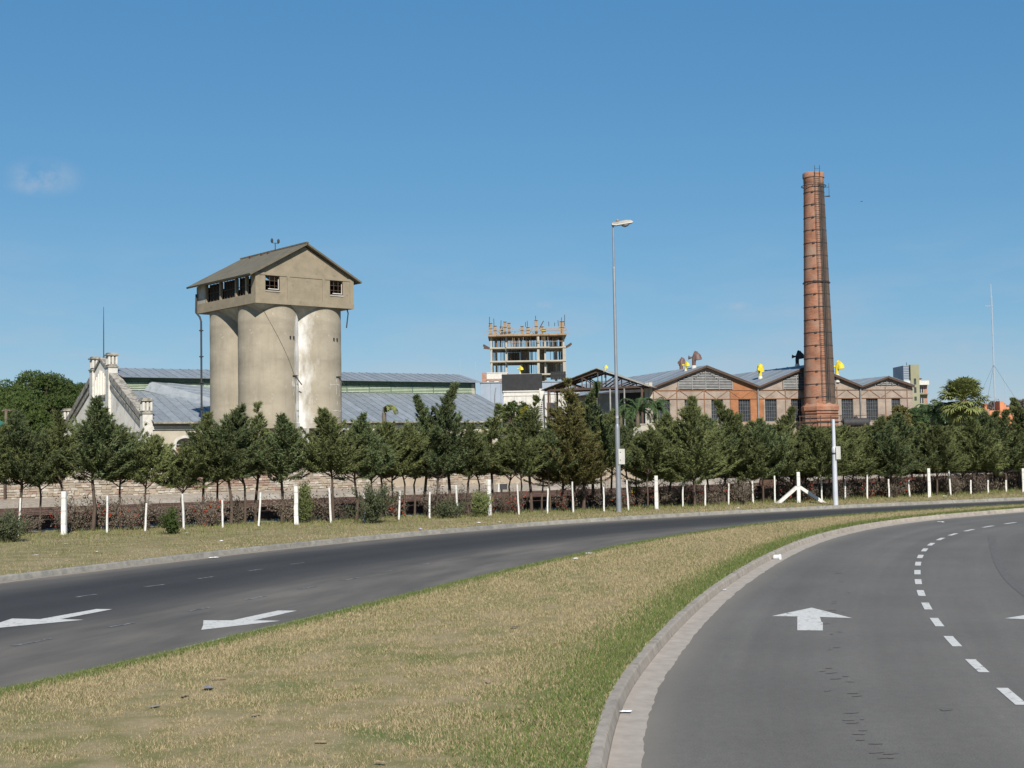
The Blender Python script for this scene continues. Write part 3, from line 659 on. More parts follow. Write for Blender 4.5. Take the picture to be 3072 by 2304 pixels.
# rainwater pipe at the back left, cables, brackets
mb = MB(); mb.tube([(-.1, LY-.2, ZB+1.5), (-.14, LY-.2, ZB+.1), (.1, LY-.35, ZB-.25), (.14, LY-.5, ZB-.6), (.14, LY-.5, 4.4)], .075, 8); mb.build('rain_pipe', M_blk, silo)
for z in (6, 8, 10, 12): MB().box(.02, .27, LY-.62, LY-.38, z, z+.08).build('pipe_bracket', M_blk, silo)
mb = MB(); mb.tube([(7.95, .35, ZB+.0), (8.05, .35, ZB-.3), (8.05, .6, ZB-1.4)], .05, 6); mb.build('rain_pipe', M_blk, silo)
def on_cyl(cx, cy, ang, z, r=RC+.02): return (cx+r*math.cos(ang), cy+r*math.sin(ang), z)
mb = MB(); mb.tube([on_cyl(2.32, 2.32, rad(-130+q*10), ZB-.3-q*.72) for q in range(8)] + [on_cyl(2.32, 2.32, rad(-58), 7.2), on_cyl(2.32, 2.32, rad(-58), 6.2)], .014, 5); mb.build('cable', M_blk, silo)
for cx, cy in ((2.32, 2.32), (6.05, 2.32)):
    a = rad(-60)
    mb = MB(); mb.bar(on_cyl(cx, cy, a, 8.2), on_cyl(cx, cy, a+.18, 7.55, RC+.35), .06, .06); mb.bar(on_cyl(cx, cy, a-.15, 8.2, RC+.05), on_cyl(cx, cy, a+.2, 8.25, RC+.05), .05, .05); mb.build('iron_bracket', M_blk, silo)
    for z, da in ((10.9, 0), (10.9, .09)): mb = MB(); p = on_cyl(cx, cy, a-.25+da*2, z); mb.box(p[0]-.05, p[0]+.05, p[1]-.05, p[1]+.05, z, z+.2); mb.build('vent_hole', M_dark, silo)
# pale repair strips and lime runs, thin coats lying on the cylinders
def coat(cx, cy, a0, a1, z0, z1, name='lime_patch', m=M_efflo, lift=.006, wob=0.0, seed=1):
    rg = random.Random(seed); mb = MB(); n_ = max(2, int(abs(a1-a0)/.08)+1); nz_ = max(1, int((z1-z0)/.3))
    for k in range(nz_+1):
        z = z0+(z1-z0)*k/nz_
        for q in range(n_+1):
            a = a0+(a1-a0)*q/n_
            if q in (0, n_): a += rg.uniform(-wob, wob)
            r_ = RC+lift; mb.v.append((cx+r_*math.cos(a), cy+r_*math.sin(a), z+(rg.uniform(-wob, wob) if k in (0, nz_) else 0)))
    for k in range(nz_):
        for q in range(n_): b = k*(n_+1)+q; mb.f.append((b, b+1, b+n_+2, b+n_+1))
    mb.build(name, m, silo, smooth=True)
rg = random.Random(12)
for cx in (2.32, 6.05):
    for z, a0_, a1_, h_ in ((7.55, -85, -55, .1), (7.4, -86, -84, .4), (5.6, -80, -42, .1), (5.2, -72, -45, .07)):
        if cx < 3: a0_ += 24; a1_ += 14
        coat(cx, 2.32, rad(a0_), rad(a1_), z, z+h_, wob=.03, seed=int(z*10))
    for i in range(9):
        a = rad(rg.uniform(-70, -34)); z = rg.uniform(4.9, 7.6); coat(cx, 2.32, a, a+.03, z, z+rg.uniform(.25, 1.1), wob=.012, seed=i+40)
# ------------------------------------------------------------------ long white shed with gable and clerestory
B0 = at(435, 1195, 108); TS = rad(33)
shed = empty('railway_shed', (B0.x, B0.y, 0), TS)
tag(shed, 'long white shed with turreted gable, louvred clerestory and blue-grey metal roof', 'shed')
SL, SW = 36.8, 25.0                       # length, width of the gable
ze_, zc0, zc1, zr_ = 5.25, 8.25, 9.45, 10.35   # eaves, foot and head of the louvres, ridge
yc0, ym = 8.6, 12.5
# long front wall with arched openings
mb = MB(); arch = [(2.6+i*5.2, 4.2+i*5.2) for i in range(7)]
wall_mesh(mb, SL-.6, ze_-.1, .4, [(a, b, .8, 3.6) for a, b in arch], .1, 0, .6); mb.build('front_wall', M_cream, shed)
for a, b in arch[:7]:
    f = MB(); n_ = 10; cx_ = (a+b)/2; r_ = (b-a)/2
    f.box(a-.22, a, .04, .3, .8, 3.45); f.box(b, b+.22, .04, .3, .8, 3.45)
    pts = [(cx_+(r_+.22)*math.cos(PI*q/n_), 3.45+(r_*.62+.2)*math.sin(PI*q/n_)) for q in range(n_+1)]; pin = [(cx_+r_*math.cos(PI*q/n_), 3.45+r_*.62*math.sin(PI*q/n_)) for q in range(n_+1)]
    for q in range(n_): f.prism([pts[q], pts[q+1], pin[q+1], pin[q]], 1, .04, .3)
    w_ = f.build('arched_window', M_white, shed)
    mb = MB(); mb.prism(pin, 1, .06, .28); mb.build('dark_pane', M_glassd, w_) if 0 else mb.build('tympanum', M_dark, w_)
    MB().box(a, b, .34, .42, .8, 3.4).build('brick_infill', M_brickrd, w_)
MB().box(.6, SL, -.02, .098, ze_-.62, ze_-.3).build('cornice', M_white, shed)
for i in range(8): MB().box(4.95+i*5.2-.3, 4.95+i*5.2+.3, 0, .09, 0, ze_-.64).build('pilaster', M_white, shed)
# gable wall in local y,z (x ~ 0)
def ztop(y): return ze_+.25 + (min(y, SW-y))*(zr_-ze_)/ym*1.02
mb = MB(); mb.prism([(0.0, 0), (SW, 0), (SW, ze_+.2), (15.2, ztop(15.2)), (15.2, 9.95), (ym, 11.25), (9.8, 9.95), (9.8, ztop(9.8)), (0.0, ze_+.2)], 0, 0, .5); mb.build('gable_wall', M_gable, shed)
# raised copings along the slopes and on the central pediment
def coping(y0, z0, y1, z1, m=M_mould, wd=.8, ht=.5): MB().bar((.24, y0, z0), (.24, y1, z1), wd, ht, up=(0, 0, 1)).build('coping', m, shed)
coping(.5, ze_+.35, 9.5, ztop(9.5)+.1); coping(SW-.5, ze_+.35, 15.5, ztop(15.5)+.1); coping(9.7, 9.9, ym, 11.25, wd=.7, ht=.22); coping(15.3, 9.9, ym, 11.25, wd=.7, ht=.22)
for y0, y1 in ((.6, 9.4), (SW-.6, 15.6)):     # the band that follows the slope on the face
    MB().bar((-.06, y0, ztop(y0)-.75), (-.06, y1, ztop(y1)-.75), .1, .35, up=(0, 0, 1)).build('slope_band', M_mould, shed)
MB().box(-.1, -.004, .6, 9.4, ze_-1.1, ze_-.75).build('string_course', M_mould, shed)
MB().box(-.1, -.004, 15.6, SW-.6, ze_-1.1, ze_-.75).build('string_course', M_mould, shed)
for i in range(9): y = 10.6+i*.5; MB().box(-.09, -.003, y, y+.18, 8.0, 8.0+.85+1.45*(1-abs(y+.09-ym)/2.7)).build('pediment_rib', M_gable, shed)
MB().box(-.14, -.002, 10.5, 14.5, 7.7, 7.85).build('string_course', M_mould, shed)
def turret(y, zt, w_=.62, base=0.0):
    t = MB().box(-.2, .62, y-w_, y+w_, base, zt-1.25).build('turret', M_white, shed)
    MB().box(-.28, .70, y-w_-.08, y+w_+.08, zt-1.25, zt-1.13).build('string_course', M_mould, t)
    MB().box(-.13, .55, y-w_+.07, y+w_-.07, zt-1.13, zt-.22).build('cap_block', M_mould, t)
    for sx_ in (-.18, .13, .44): MB().box(sx_, sx_+.16, y-w_+.0, y-w_+.12, zt-1.0, zt-.3).build('cap_rib', M_white, t)
    for sy_ in (-.9, -.22, .5): MB().box(-.2, -.12, y+sy_*w_, y+sy_*w_+.15, zt-1.0, zt-.3).build('cap_rib', M_white, t)
    MB().box(-.3, .72, y-w_-.1, y+w_+.1, zt-.22, zt-.1).build('cap_slab', M_mould, t)
    MB().box(-.17, .58, y-w_+.03, y+w_-.03, zt-.1, zt+.03).build('cap_top', M_mould, t)
turret(.35, B0.z, .36); turret(SW-.35, B0.z, .36); turret(10.0, 11.55, .46, 4.2); turret(15.0, 11.55, .46, 4.2)
for y in (4.2, 7.2, 17.8, 20.8):
    f = MB(); f.box(-.1, -.004, y-.75, y-.55, .8, 3.2); f.box(-.1, -.004, y+.55, y+.75, .8, 3.2)
    for q in range(8):
        a0, a1 = PI*q/8, PI*(q+1)/8; P_ = lambda a, r_: (y+r_*math.cos(a), 3.2+r_*math.sin(a)); f.prism([P_(a0, .55), P_(a0, .75), P_(a1, .75), P_(a1, .55)], 0, -.1, -.004)
    wv = f.build('arched_window', M_white, shed); MB().prism([(y-.55, .8), (y+.55, .8)] + [(y+.55*math.cos(PI*q/8), 3.2+.55*math.sin(PI*q/8)) for q in range(9)], 0, -.02, -.003).build('dark_pane', M_dark, wv)
# lower roof slope (front and back), louvres, upper roof
roof_sheets(shed, (.55, -.5, ze_), (SL, -.5, ze_), (SL, yc0, zc0), (.55, yc0, zc0), 44, M_zinc)
MB().bar((.55, -.53, ze_-.06), (SL, -.53, ze_-.06), .12, .14).build('gutter', M_mould, shed)
roof_sheets(shed, (SL, SW+.5, ze_), (.55, SW+.5, ze_), (.55, SW-yc0, zc0), (SL, SW-yc0, zc0), 12, M_zinc, rib=False)
roof_sheets(shed, (.55, yc0-.65, zc1-.05), (SL+.3, yc0-.65, zc1-.05), (SL+.3, ym, zr_+.1), (.55, ym, zr_+.1), 44, M_zinc)
roof_sheets(shed, (SL+.3, SW-yc0+.65, zc1-.05), (.55, SW-yc0+.65, zc1-.05), (.55, ym, zr_+.1), (SL+.3, ym, zr_+.1), 12, M_zinc, rib=False)
MB().box(.5, SL, yc0+.25, yc0+.32, zc0-.1, zc1).build('clerestory_wall', M_louvd, shed)
npan = 15
for i in range(npan):
    x0, x1 = .9+(SL-1.2)*i/npan, .9+(SL-1.2)*(i+1)/npan
    solid = i in (3, 4)
    MB().box(x0-.05, x0+.05, yc0-.02, yc0+.24, zc0, zc1).build('mullion', M_louvd, shed)
    MB().box(x0+.05, x1-.05, yc0+.02, yc0+.2, zc1-.42, zc1-.06).build('shutter', M_louvd, shed)
    if solid: MB().box(x0+.05, x1-.05, yc0, yc0+.1, zc0+.02, zc1-.44).build('panel', M_louv, shed)
    else:
        for k in range(5):
            z = zc0+.06+k*.145; MB().slab([(x0+.05, yc0-.03, z), (x1-.05, yc0-.03, z), (x1-.05, yc0+.06, z+.105), (x0+.05, yc0+.06, z+.105)], .015).build('louvre_slat', M_louv, shed)
mb = MB(); mb.prism([(-.0, 0), (SW, 0), (SW, ze_-.1), (SW-yc0, zc0-.1), (SW-yc0, zc1-.2), (ym, zr_-.05), (yc0, zc1-.2), (yc0, zc0-.1), (0, ze_-.1)], 0, SL-.6, SL-.25); mb.build('end_wall', M_cream, shed)
# cross roof that runs down from the clerestory, and a low white skylight beside it
dm = MB(); dm.add([(2.6, yc0-.1, zc0+.02), (3.2, yc0-.1, zc1-.40), (9.6, 2.4, 6.55), (7.6, 3.0, 6.30), (11.5, yc0-.1, zc0+.05), (12.6, 1.9, 6.10)], [(0, 1, 2, 3), (1, 4, 5, 2), (0, 3, 5, 4), (2, 5, 3)])
dm.build('cross_roof', M_zinc, shed)
for i in range(6):
    a = i/6; p = Vector((3.2, yc0-.1, zc1-.38)).lerp(Vector((9.6, 2.4, 6.57)), a); q = Vector((11.5, yc0-.1, zc0+.07)).lerp(Vector((12.6, 1.9, 6.12)), a); MB().bar(p, q, .06, .05).build('roof_seam', M_rib, shed)
sk_ = MB(); sk_.add([(7.4, .9, 5.85), (12.4, .9, 5.85), (12.4, 2.6, 6.55), (8.4, 2.6, 7.0), (7.4, .85, 6.1), (12.4, .85, 6.05)], [(0,1,5,4),(4,5,2,3),(0,4,3),(1,2,5),(0,3,2,1)]); sk_.build('skylight', M_white, shed)
# whip on the gable
gx, gy = B0.x+.25*math.cos(TS)-ym*math.sin(TS), B0.y+.25*math.sin(TS)+ym*math.cos(TS)
rod = empty('lightning_rod', (gx, gy, 11.35)); zrod = at(291, 921, gy).z-11.35; MB().tube([(0, 0, -.3), (0, 0, 2.5), (0, 0, zrod)], [.05, .04, .02], 6).build('rod', M_blk, rod); MB().lathe([(.09, -.3), (.09, .06), (.06, .1)], 8).build('base', M_blk, rod)
tag(rod, 'thin tall metal rod standing on the white turreted gable', 'antenna')
# low stone wall and white parapet at the right end of the shed
q0 = at(1498, 1265, 118); lw = empty('stone_parapet_wall', (q0.x, q0.y, 0)); tag(lw, 'low stone-topped white wall at right end of blue-grey shed roof', 'wall')
MB().box(0, 2.1, 0, .4, 0, q0.z-.45).build('wall_base', M_cream, lw); MB().box(-.05, 2.15, -.08, .44, q0.z-.45, q0.z).build('white_band', M_white, lw)
rg = random.Random(4)
M_rub = mat('rubble_stone', (.40, .35, .28), (.24, .21, .17), 3, .95, rnd=.25)
for r_ in range(4):
    x = -.02
    while x < 2.05:
        w_ = rg.uniform(.16, .36); MB().box(x, min(x+w_-.02, 2.12), -.03+rg.uniform(-.02, .02), .4, q0.z+.01+r_*.15, q0.z+.14+r_*.15).build('stone', M_rub, lw); x += w_

# ------------------------------------------------------------------ brick factory with three gables
F0 = at(1955, 1160, 103); F1d = Vector((.956, .29)); TF = math.atan2(.29, .956)
fac = empty('brick_factory', (F0.x, F0.y, 0), TF)
tag(fac, 'brick factory with three louvred gables, rusty steel frame and barred windows', 'factory')
def fx_at(px):                            # distance along the facade seen at photograph column px
    k_ = ray(px, 1180); k_ = k_.x/k_.y; return (k_*F0.y - F0.x)/(F1d.x - k_*F1d.y)
def fz_at(px, py):                        # height on the facade
    s_ = fx_at(px); return at(px, py, F0.y+F1d.y*s_).z
XV0, XV1, XV2, XV3 = 0.0, fx_at(2272), fx_at(2579), fx_at(2737)
ZEF = F0.z; ZA = [fz_at(2113, 1098), fz_at(2113, 1098)+.1, fz_at(2655, 1130)]
spans = [(XV0, XV1, ZA[0]), (XV1, XV2, ZA[1]), (XV2, XV3, ZA[2])]
zlt, zlb = fz_at(2113, 1171), fz_at(2113, 1197)     # top and foot of the lattice girder
wz1 = zlb-.06; wz0 = wz1-1.75
M_bar = mat('grey_window_bar', (.11, .115, .12), (.15, .15, .15), 4, .6)
wins = [(fx_at(a), fx_at(b)) for a, b in ((1972, 2009), (2053, 2091), (2133, 2168), (2214, 2250), (2294, 2329), (2372, 2405), (2523, 2558), (2597, 2632), (2673, 2699))]
mb = MB(); wall_mesh(mb, XV3, zlb-0, .3, [(a, b, wz0, wz1) for a, b in wins], 0, 0); mb.build('front_wall', M_brickpk, fac)
MB().box(0, XV3, .0, .3, zlb, ZEF-.02).build('girder_wall', M_brickpk, fac)
for a, b in wins:
    f = MB(); n_ = 5
    for q in range(n_+1): x = a+(b-a)*q/n_; f.box(x-.012, x+.012, .1, .14, wz0, wz1)
    for q in range(7): z = wz0+(wz1-wz0)*q/6; f.box(a, b, .102, .138, z-.012, z+.012)
    wv = f.build('window', M_bar, fac); MB().box(a, b, .16, .18, wz0, wz1).build('dark_pane', M_glassd, wv)
# orange brick repairs, standing a little proud
a, b = fx_at(2192), XV1-.07
MB().box(a, b, -.012, -.002, zlb, ZEF-.03).build('orange_brick_panel', M_brickor, fac)
mb = MB(); wall_mesh(mb, b-a, zlb-(wz0-.05)-.03, .01, [(wins[3][0], wins[3][1], wz0, wz1)], -.013, wz0-.05, a); mb.build('orange_brick_panel', M_brickor, fac)
MB().box(XV1+.1, fx_at(2290), -.012, -.002, wz0-.05, zlb-.03).build('orange_brick_panel', M_brickor, fac)
for k_, (x0, x1, za) in enumerate(spans):
    xm = (x0+x1)/2; sl_f = (za-ZEF)/(xm-x0)
    mb = MB(); mb.prism([(x0, ZEF-.02), (x1, ZEF-.02), (xm, za-.1)], 1, 0, .3); mb.build('gable_wall', M_brickpk, fac)
    if k_ == 0: mb = MB(); xo = fx_at(2192); mb.prism([(xo, ZEF-.03), (x1-.1, ZEF-.03), (xo, ZEF+(x1-xo)*sl_f-.25)], 1, -.012, -.002); mb.build('orange_brick_panel', M_brickor, fac)
    # louvre panel in the gable
    lw_ = (x1-x0)*(.255 if k_ < 2 else .22); lz0 = zlt+.05 if k_ < 2 else ZEF+.05
    MB().prism([(xm-lw_, lz0), (xm+lw_, lz0), (xm+lw_, ZEF+(x1-xm-lw_)*sl_f-.3), (xm, za-.38), (xm-lw_, ZEF+(x1-xm-lw_)*sl_f-.3)], 1, -.03, -.013).build('louvre_backing', M_dark, fac)
    z = lz0+.05
    while z < za-.5:
        hw = min(lw_, (za-.38-z)/sl_f)
        if hw > .2:
            m_ = 4; 
            for q in range(m_):
                xa, xb = xm-hw+2*hw*q/m_, xm-hw+2*hw*(q+1)/m_
                MB().slab([(xa+.03, -.10, z), (xb-.03, -.10, z), (xb-.03, -.035, z+.085), (xa+.03, -.035, z+.085)], .012).build('louvre_slat', M_tin, fac)
        z += .125
    for q in (-1, -.5, 0, .5, 1):
        hz = za-.4-abs(q)*lw_*sl_f; MB().box(xm+q*lw_-.035, xm+q*lw_+.035, -.115, -.10, lz0, max(lz0+.3, hz)).build('louvre_post', M_tin, fac)
    # roof: two slopes, dark barge boards on the gable edge
    D_ = 30
    for sgn in (-1, 1):
        xe = x0 if sgn < 0 else x1; ov = .12
        if sgn > 0: q = [(xe+ov*0, -.35, ZEF+.04), (xe, D_, ZEF+.04), (xm, D_, za+.04), (xm, -.35, za+.04)]
        else: q = [(xe, D_, ZEF+.04), (xe, -.35, ZEF+.04), (xm, -.35, za+.04), (xm, D_, za+.04)]
        roof_sheets(fac, *q, 16, M_zinc, rib_h=.03)
        MB().bar((xe, -.30, ZEF-.06), (xm, -.30, za-.06), .12, .15, up=(0, 0, 1)).build('barge_board', M_woodd, fac)
# rusty steel frame and lattice
for x in [.12] + [fx_at(p) for p in (2030, 2112, 2190, 2355, 2450, 2510, 2655, 2720)]:
    MB().box(x-.032, x+.032, -.05, -.014, .5, ZEF-.05 if x > .2 else ZEF).build('steel_post', M_rust, fac)
for x in (XV1, XV2): MB().tube([(x, -.1, 0), (x, -.1, ZEF-.05)], .07, 8).build('rain_pipe', M_tin, fac)
for z in (zlt, zlb): MB().box(0, XV3, -.055, -.015, z-.025, z+.025).build('steel_rail', M_rust, fac)
x = .2; i = 0
while x < XV3-1.1:
    MB().bar((x, -.03, zlb if i % 2 else zlt), (x+1.05, -.03, zlt if i % 2 else zlb), .025, .03).build('lattice_bar', M_rust, fac); x += 1.05; i += 1
MB().box(-.2, XV3+.1, 12, 12.3, 0, ZEF).build('back_wall', M_brickpk, fac)
MB().box(-.02, .28, .31, 11.9, 0, ZEF).build('side_wall', M_brickpk, fac); MB().box(XV3-.3, XV3, .31, 11.9, 0, ZEF).build('side_wall', M_brickpk, fac)
MB().box(fx_at(2238), fx_at(2345), -.02, -.005, .3, wz0-.3).build('doorway', M_dark, fac)
f = MB(); xa, xb = fx_at(2238), fx_at(2345)
for q in range(15): x = xa+(xb-xa)*q/14; f.box(x-.018, x+.018, -.05, -.03, .3, wz0-.32)
f.build('door_bars', M_bar, fac)
# beige pier between the canopy and the factory
q0 = at(1945, 1148, 101); pier = empty('corner_pier', (q0.x, q0.y, 0)); tag(pier, 'narrow beige upright pier at left corner of brick factory', 'pier')
MB().box(-.28, .02, 0, .5, 0, q0.z).build('shaft', M_conclt, pier); MB().box(.05, .3, .05, .5, 0, q0.z+.02).build('shaft', M_cream, pier)

# ------------------------------------------------------------------ wind cowls on the factory roofs
def roof_z(p):                            # height of the factory roof above a point
    dx, dy = p.x-F0.x, p.y-F0.y; lx = dx*math.cos(TF)+dy*math.sin(TF); ly = -dx*math.sin(TF)+dy*math.cos(TF)
    for x0, x1, za in spans:
        if x0 <= lx <= x1 and 0 <= ly <= 29: xm = (x0+x1)/2; return ZEF+.06+(za-ZEF)*(1-abs(lx-xm)/(xm-x0))
    return None
def on_roof(px, py):
    best = None
    for k in range(0, 500):
        p = at(px, py, 104+k*.05); z = roof_z(p)
        if z is not None and (best is None or abs(p.z-z) < best[0]): best = (abs(p.z-z), Vector((p.x, p.y, z)))
    return best[1]
def cowl(px, py, D, h, m, face, label, tilt=0.0):
    p = on_roof(px, py) if D is None else at(px, py, D); root = empty('roof_cowl', p, face); tag(root, label, 'roof cowl', 'wind cowls on the factory roofs'); s_ = h/1.55
    MB().lathe([(.26*s_, -.5), (.24*s_, .02), (.2*s_, .2*s_)], 12).build('collar', M_white, root, smooth=True)
    mb = MB(); mb.tube([(0, 0, .15*s_), (0, 0, .6*s_), (.05*s_, 0, .95*s_), (.16*s_, 0, 1.18*s_), (.36*s_, 0, 1.2*s_)], [.17*s_, .18*s_, .2*s_, .24*s_, .3*s_], 12); mb.build('pipe', m, root, smooth=True)
    mb = MB(); mb.tube([(.2*s_, 0, 1.3*s_), (.32*s_, 0, 1.05*s_), (.37*s_, 0, .7*s_)], [.22*s_, .34*s_, .40*s_], 14, caps=False); mb.build('hood', m, root, smooth=True)
    mb = MB(); mb.tube([(-.1*s_, 0, .95*s_), (-.3*s_, 0, .92*s_), (-.48*s_, 0, .93*s_)], [.07*s_, .1*s_, .2*s_], 10); mb.build('tail_cone', m, root, smooth=True)
    mb = MB(); mb.prism([(-.05*s_, 1.2*s_), (.3*s_, 1.35*s_), (.2*s_, 1.55*s_), (.05*s_, 1.5*s_)], 1, -.02, .02); mb.build('fin', m, root)
M_cbr = mat('brown_rusted_cowl', (.10, .055, .045), (.16, .10, .085), 3, .6, spec=.4); M_cbk = mat('black_cowl', (.02, .018, .018), (.035, .03, .028), 4, .6)
cowl(2044, 1116, None, 1.25, M_cbr, rad(60), 'dark brown wind cowl, leftmost on the brick factory roof')
cowl(2057, 1112, None, .75, M_yel, rad(-20), 'small yellow cowl half hidden behind dark brown cowl on left factory roof')
cowl(2082, 1103, None, 1.35, M_cbr, rad(0), 'tall rusty brown cowl just left of the first gable peak')
cowl(2281, 1135, None, 1.25, M_yel, rad(75), 'yellow wind cowl in the valley between first and second factory gables')
cowl(2392, 1098, None, 1.3, M_cbk, rad(0), 'black wind cowl on the roof just left of the brick chimney')
cowl(2511, 1126, None, 1.3, M_yel, rad(-5), 'yellow hooded cowl on the roof just right of the brick chimney')
cowl(1560, 1121, 128, .75, M_yel, rad(-10), 'yellow cowl on top of the black box behind the white building')
cowl(1816, 1114, 102, .5, M_yel, rad(20), 'small yellow cowl behind the ridge of the timber truss canopy')

# ------------------------------------------------------------------ chimney
CD = 105.5
cb = at(2462, 1300, CD); ct = at(2443, 520, CD)
chim = empty('brick_chimney', (cb.x, cb.y, 0)); tag(chim, 'tall tapering red brick chimney with iron hoops and ladder', 'chimney')
H_ = ct.z; z_base = at(2462, 1213, CD).z; r0 = 46.5*CD/FPX; r1 = 29.0*CD/FPX
def rad_at(z): return r0+(r1-r0)*(z-z_base)/(H_-z_base)
prof = [(rad_at(z_base+(H_-.9-z_base)*k/16), z_base+(H_-.9-z_base)*k/16) for k in range(17)]
sh_ = MB().lathe(prof, 40).build('shaft', M_chim, chim, smooth=True)
# strip of darker brick colour down the right-hand side, a skin over the shaft
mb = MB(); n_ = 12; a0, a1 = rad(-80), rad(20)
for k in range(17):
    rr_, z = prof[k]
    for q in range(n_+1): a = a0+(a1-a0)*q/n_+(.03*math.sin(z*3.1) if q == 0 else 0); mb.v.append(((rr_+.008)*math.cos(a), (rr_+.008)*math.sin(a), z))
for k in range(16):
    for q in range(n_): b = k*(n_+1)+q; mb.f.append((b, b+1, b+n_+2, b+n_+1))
mb.build('dark_strip', M_chimdk, chim, smooth=True)
MB().lathe([(r1+.0, H_-.9), (r1+.03, H_-.85), (r1+.03, H_-.45), (r1+.09, H_-.40), (r1+.09, H_-.06), (r1+.05, H_), (r1-.2, H_), (r1-.22, H_-.5)], 40).build('rim', M_chim, chim, smooth=True)
hoops = [z_base+.55+(H_-1.6-z_base-.55)*k/16 for k in range(17)]
for k, z in enumerate(hoops):
    rr_ = rad_at(z)+.012; h_ = MB().lathe([(rr_, z-.026), (rr_+.014, z-.022), (rr_+.014, z+.022), (rr_, z+.026)], 40).build('iron_hoop', M_blk, chim)
    a = rad(-110); MB().box((rr_+.03)*math.cos(a)-.09, (rr_+.03)*math.cos(a)+.09, (rr_+.03)*math.sin(a)-.05, (rr_+.03)*math.sin(a)+.03, z-.05, z+.05).build('clamp', M_blk, h_)
for z, e in ((H_-1.05, .17), (hoops[9]-.08, .08)):
    mb = MB(); rr_ = rad_at(z)+e; mb.tube([(rr_*math.cos(2*PI*q/32), rr_*math.sin(2*PI*q/32), z) for q in range(33)], .03, 5); ring = mb.build('guard_ring', M_blk, chim)
    for q in range(10): a = 2*PI*q/10; MB().bar(((rr_)*math.cos(a), rr_*math.sin(a), z), ((rr_-e)*math.cos(a), (rr_-e)*math.sin(a), z-.1), .03, .03).build('stay', M_blk, ring)
# ladder with hoops down the right front
la = rad(-84); sd = Vector((-math.sin(la), math.cos(la), 0)); od = Vector((math.cos(la), math.sin(la), 0))
def lad(z, s_, e=.17): return od*(rad_at(z)+e) + sd*s_ + Vector((0, 0, z))
ld = MB().tube([lad(z_base+.3, -.2), lad(H_+.45, -.2)], .022, 5).tube([lad(z_base+.3, .2), lad(H_+.45, .2)], .022, 5).build('ladder', M_blk, chim)
z = z_base+.4; mb = MB()
while z < H_+.3: mb.bar(lad(z, -.2), lad(z, .2), .02, .02); z += .32
rg_ = mb.build('rungs', M_blk, ld)
for s_ in (.32, .45): MB().tube([lad(z_base+.2, s_, .05), lad(H_-1.0, s_, .05)], .018, 5).build('cable', M_blk, ld)
mb = MB(); a2 = rad(-20); o2 = Vector((math.cos(a2), math.sin(a2), 0))
for z in (H_-1.9, H_-1.2): mb.bar(o2*rad_at(z)+Vector((0, 0, z)), o2*(rad_at(z)+.42)+Vector((0, 0, z)), .03, .03)
mb.bar(o2*(rad_at(H_)+.42)+Vector((0, 0, H_-1.9)), o2*(rad_at(H_)+.42)+Vector((0, 0, H_-.9)), .03, .03); mb.build('top_bracket', M_blk, chim)
for q in range(3): MB().bar(o2*(rad_at(H_-2.2-q*.15))+Vector((0, -.1, H_-1.95)), o2*(rad_at(H_)+.5)+Vector((0, -.1+.15*q, H_-1.95)), .03, .03).build('platform_bar', M_blk, chim)
# octagonal plinth
rb = 53.0*CD/FPX
bs = MB().lathe([(rb, -.02), (rb, z_base-.55), (rb+.1, z_base-.5), (rb+.1, z_base-.2), (rb+.03, z_base-.15), (rb-.1, z_base+.02), (r0, z_base+.1)], 8, ph=PI/8).build('plinth', M_chim, chim)
for z in (z_base-.75, z_base-1.1, z_base-1.45, z_base-1.9):
    mb = MB(); mb.lathe([(rb+.012, z-.04), (rb+.04, z-.035), (rb+.04, z+.035), (rb+.012, z+.04)], 8, ph=PI/8); mb.build('iron_hoop', M_blk, chim)
# pipe scaffold around the plinth
scf = empty('pipe_scaffold', (cb.x, cb.y-1.8, 0)); tag(scf, 'rusty pipe railing scaffold around the foot of brick chimney', 'scaffold'); zs_ = at(2462, 1275, 103.5).z
for x in (-2.0, -1.2, -.4, .4, 1.2, 2.4, 4.4): MB().tube([(x, 0, 0), (x, 0, zs_+.75)], .03, 6).build('upright', M_rustd, scf)
for z in (zs_-.1, zs_+.25, zs_+.7): MB().tube([(-2.1, 0, z), (4.6, 0, z)], .03, 6).build('rail', M_rustd, scf)
for x0_, x1_ in ((-2.0, -2.6), (1.6, 2.2)): MB().tube([(x0_, .4, zs_+1.2), (x1_, .4, zs_+1.75)], .03, 6).build('brace', M_rustd, scf)
MB().box(-2.1, 5.9, .1, .9, zs_-.2, zs_-.1).build('walkway', M_rust, scf)
# dark tank right of the chimney foot
q0 = at(2568, 1273, 103); tk = empty('steel_tank', q0); tag(tk, 'dark rounded steel tank lying right of the chimney foot', 'tank')
mb = MB(); mb.tube([(-1.0, 0, .12), (-.98, 0, .14), (.98, 0, .14), (1.0, 0, .12)], [.2, .34, .34, .2], 16); mb.build('barrel', M_blk, tk, smooth=True)
MB().lathe([(.16, .44), (.16, .6), (.05, .63)], 10).build('dome', M_blk, tk); MB().box(-.95, .95, -.3, .3, -.32, -.2).build('frame', M_rustd, tk)
for x in (-.6, .6): MB().box(x-.1, x+.1, -.32, .32, -.2, -.05).build('saddle', M_rustd, tk)
MB().box(-1.0, 1.0, -.35, .35, -q0.z, -.33).build('stand', M_dark, tk)

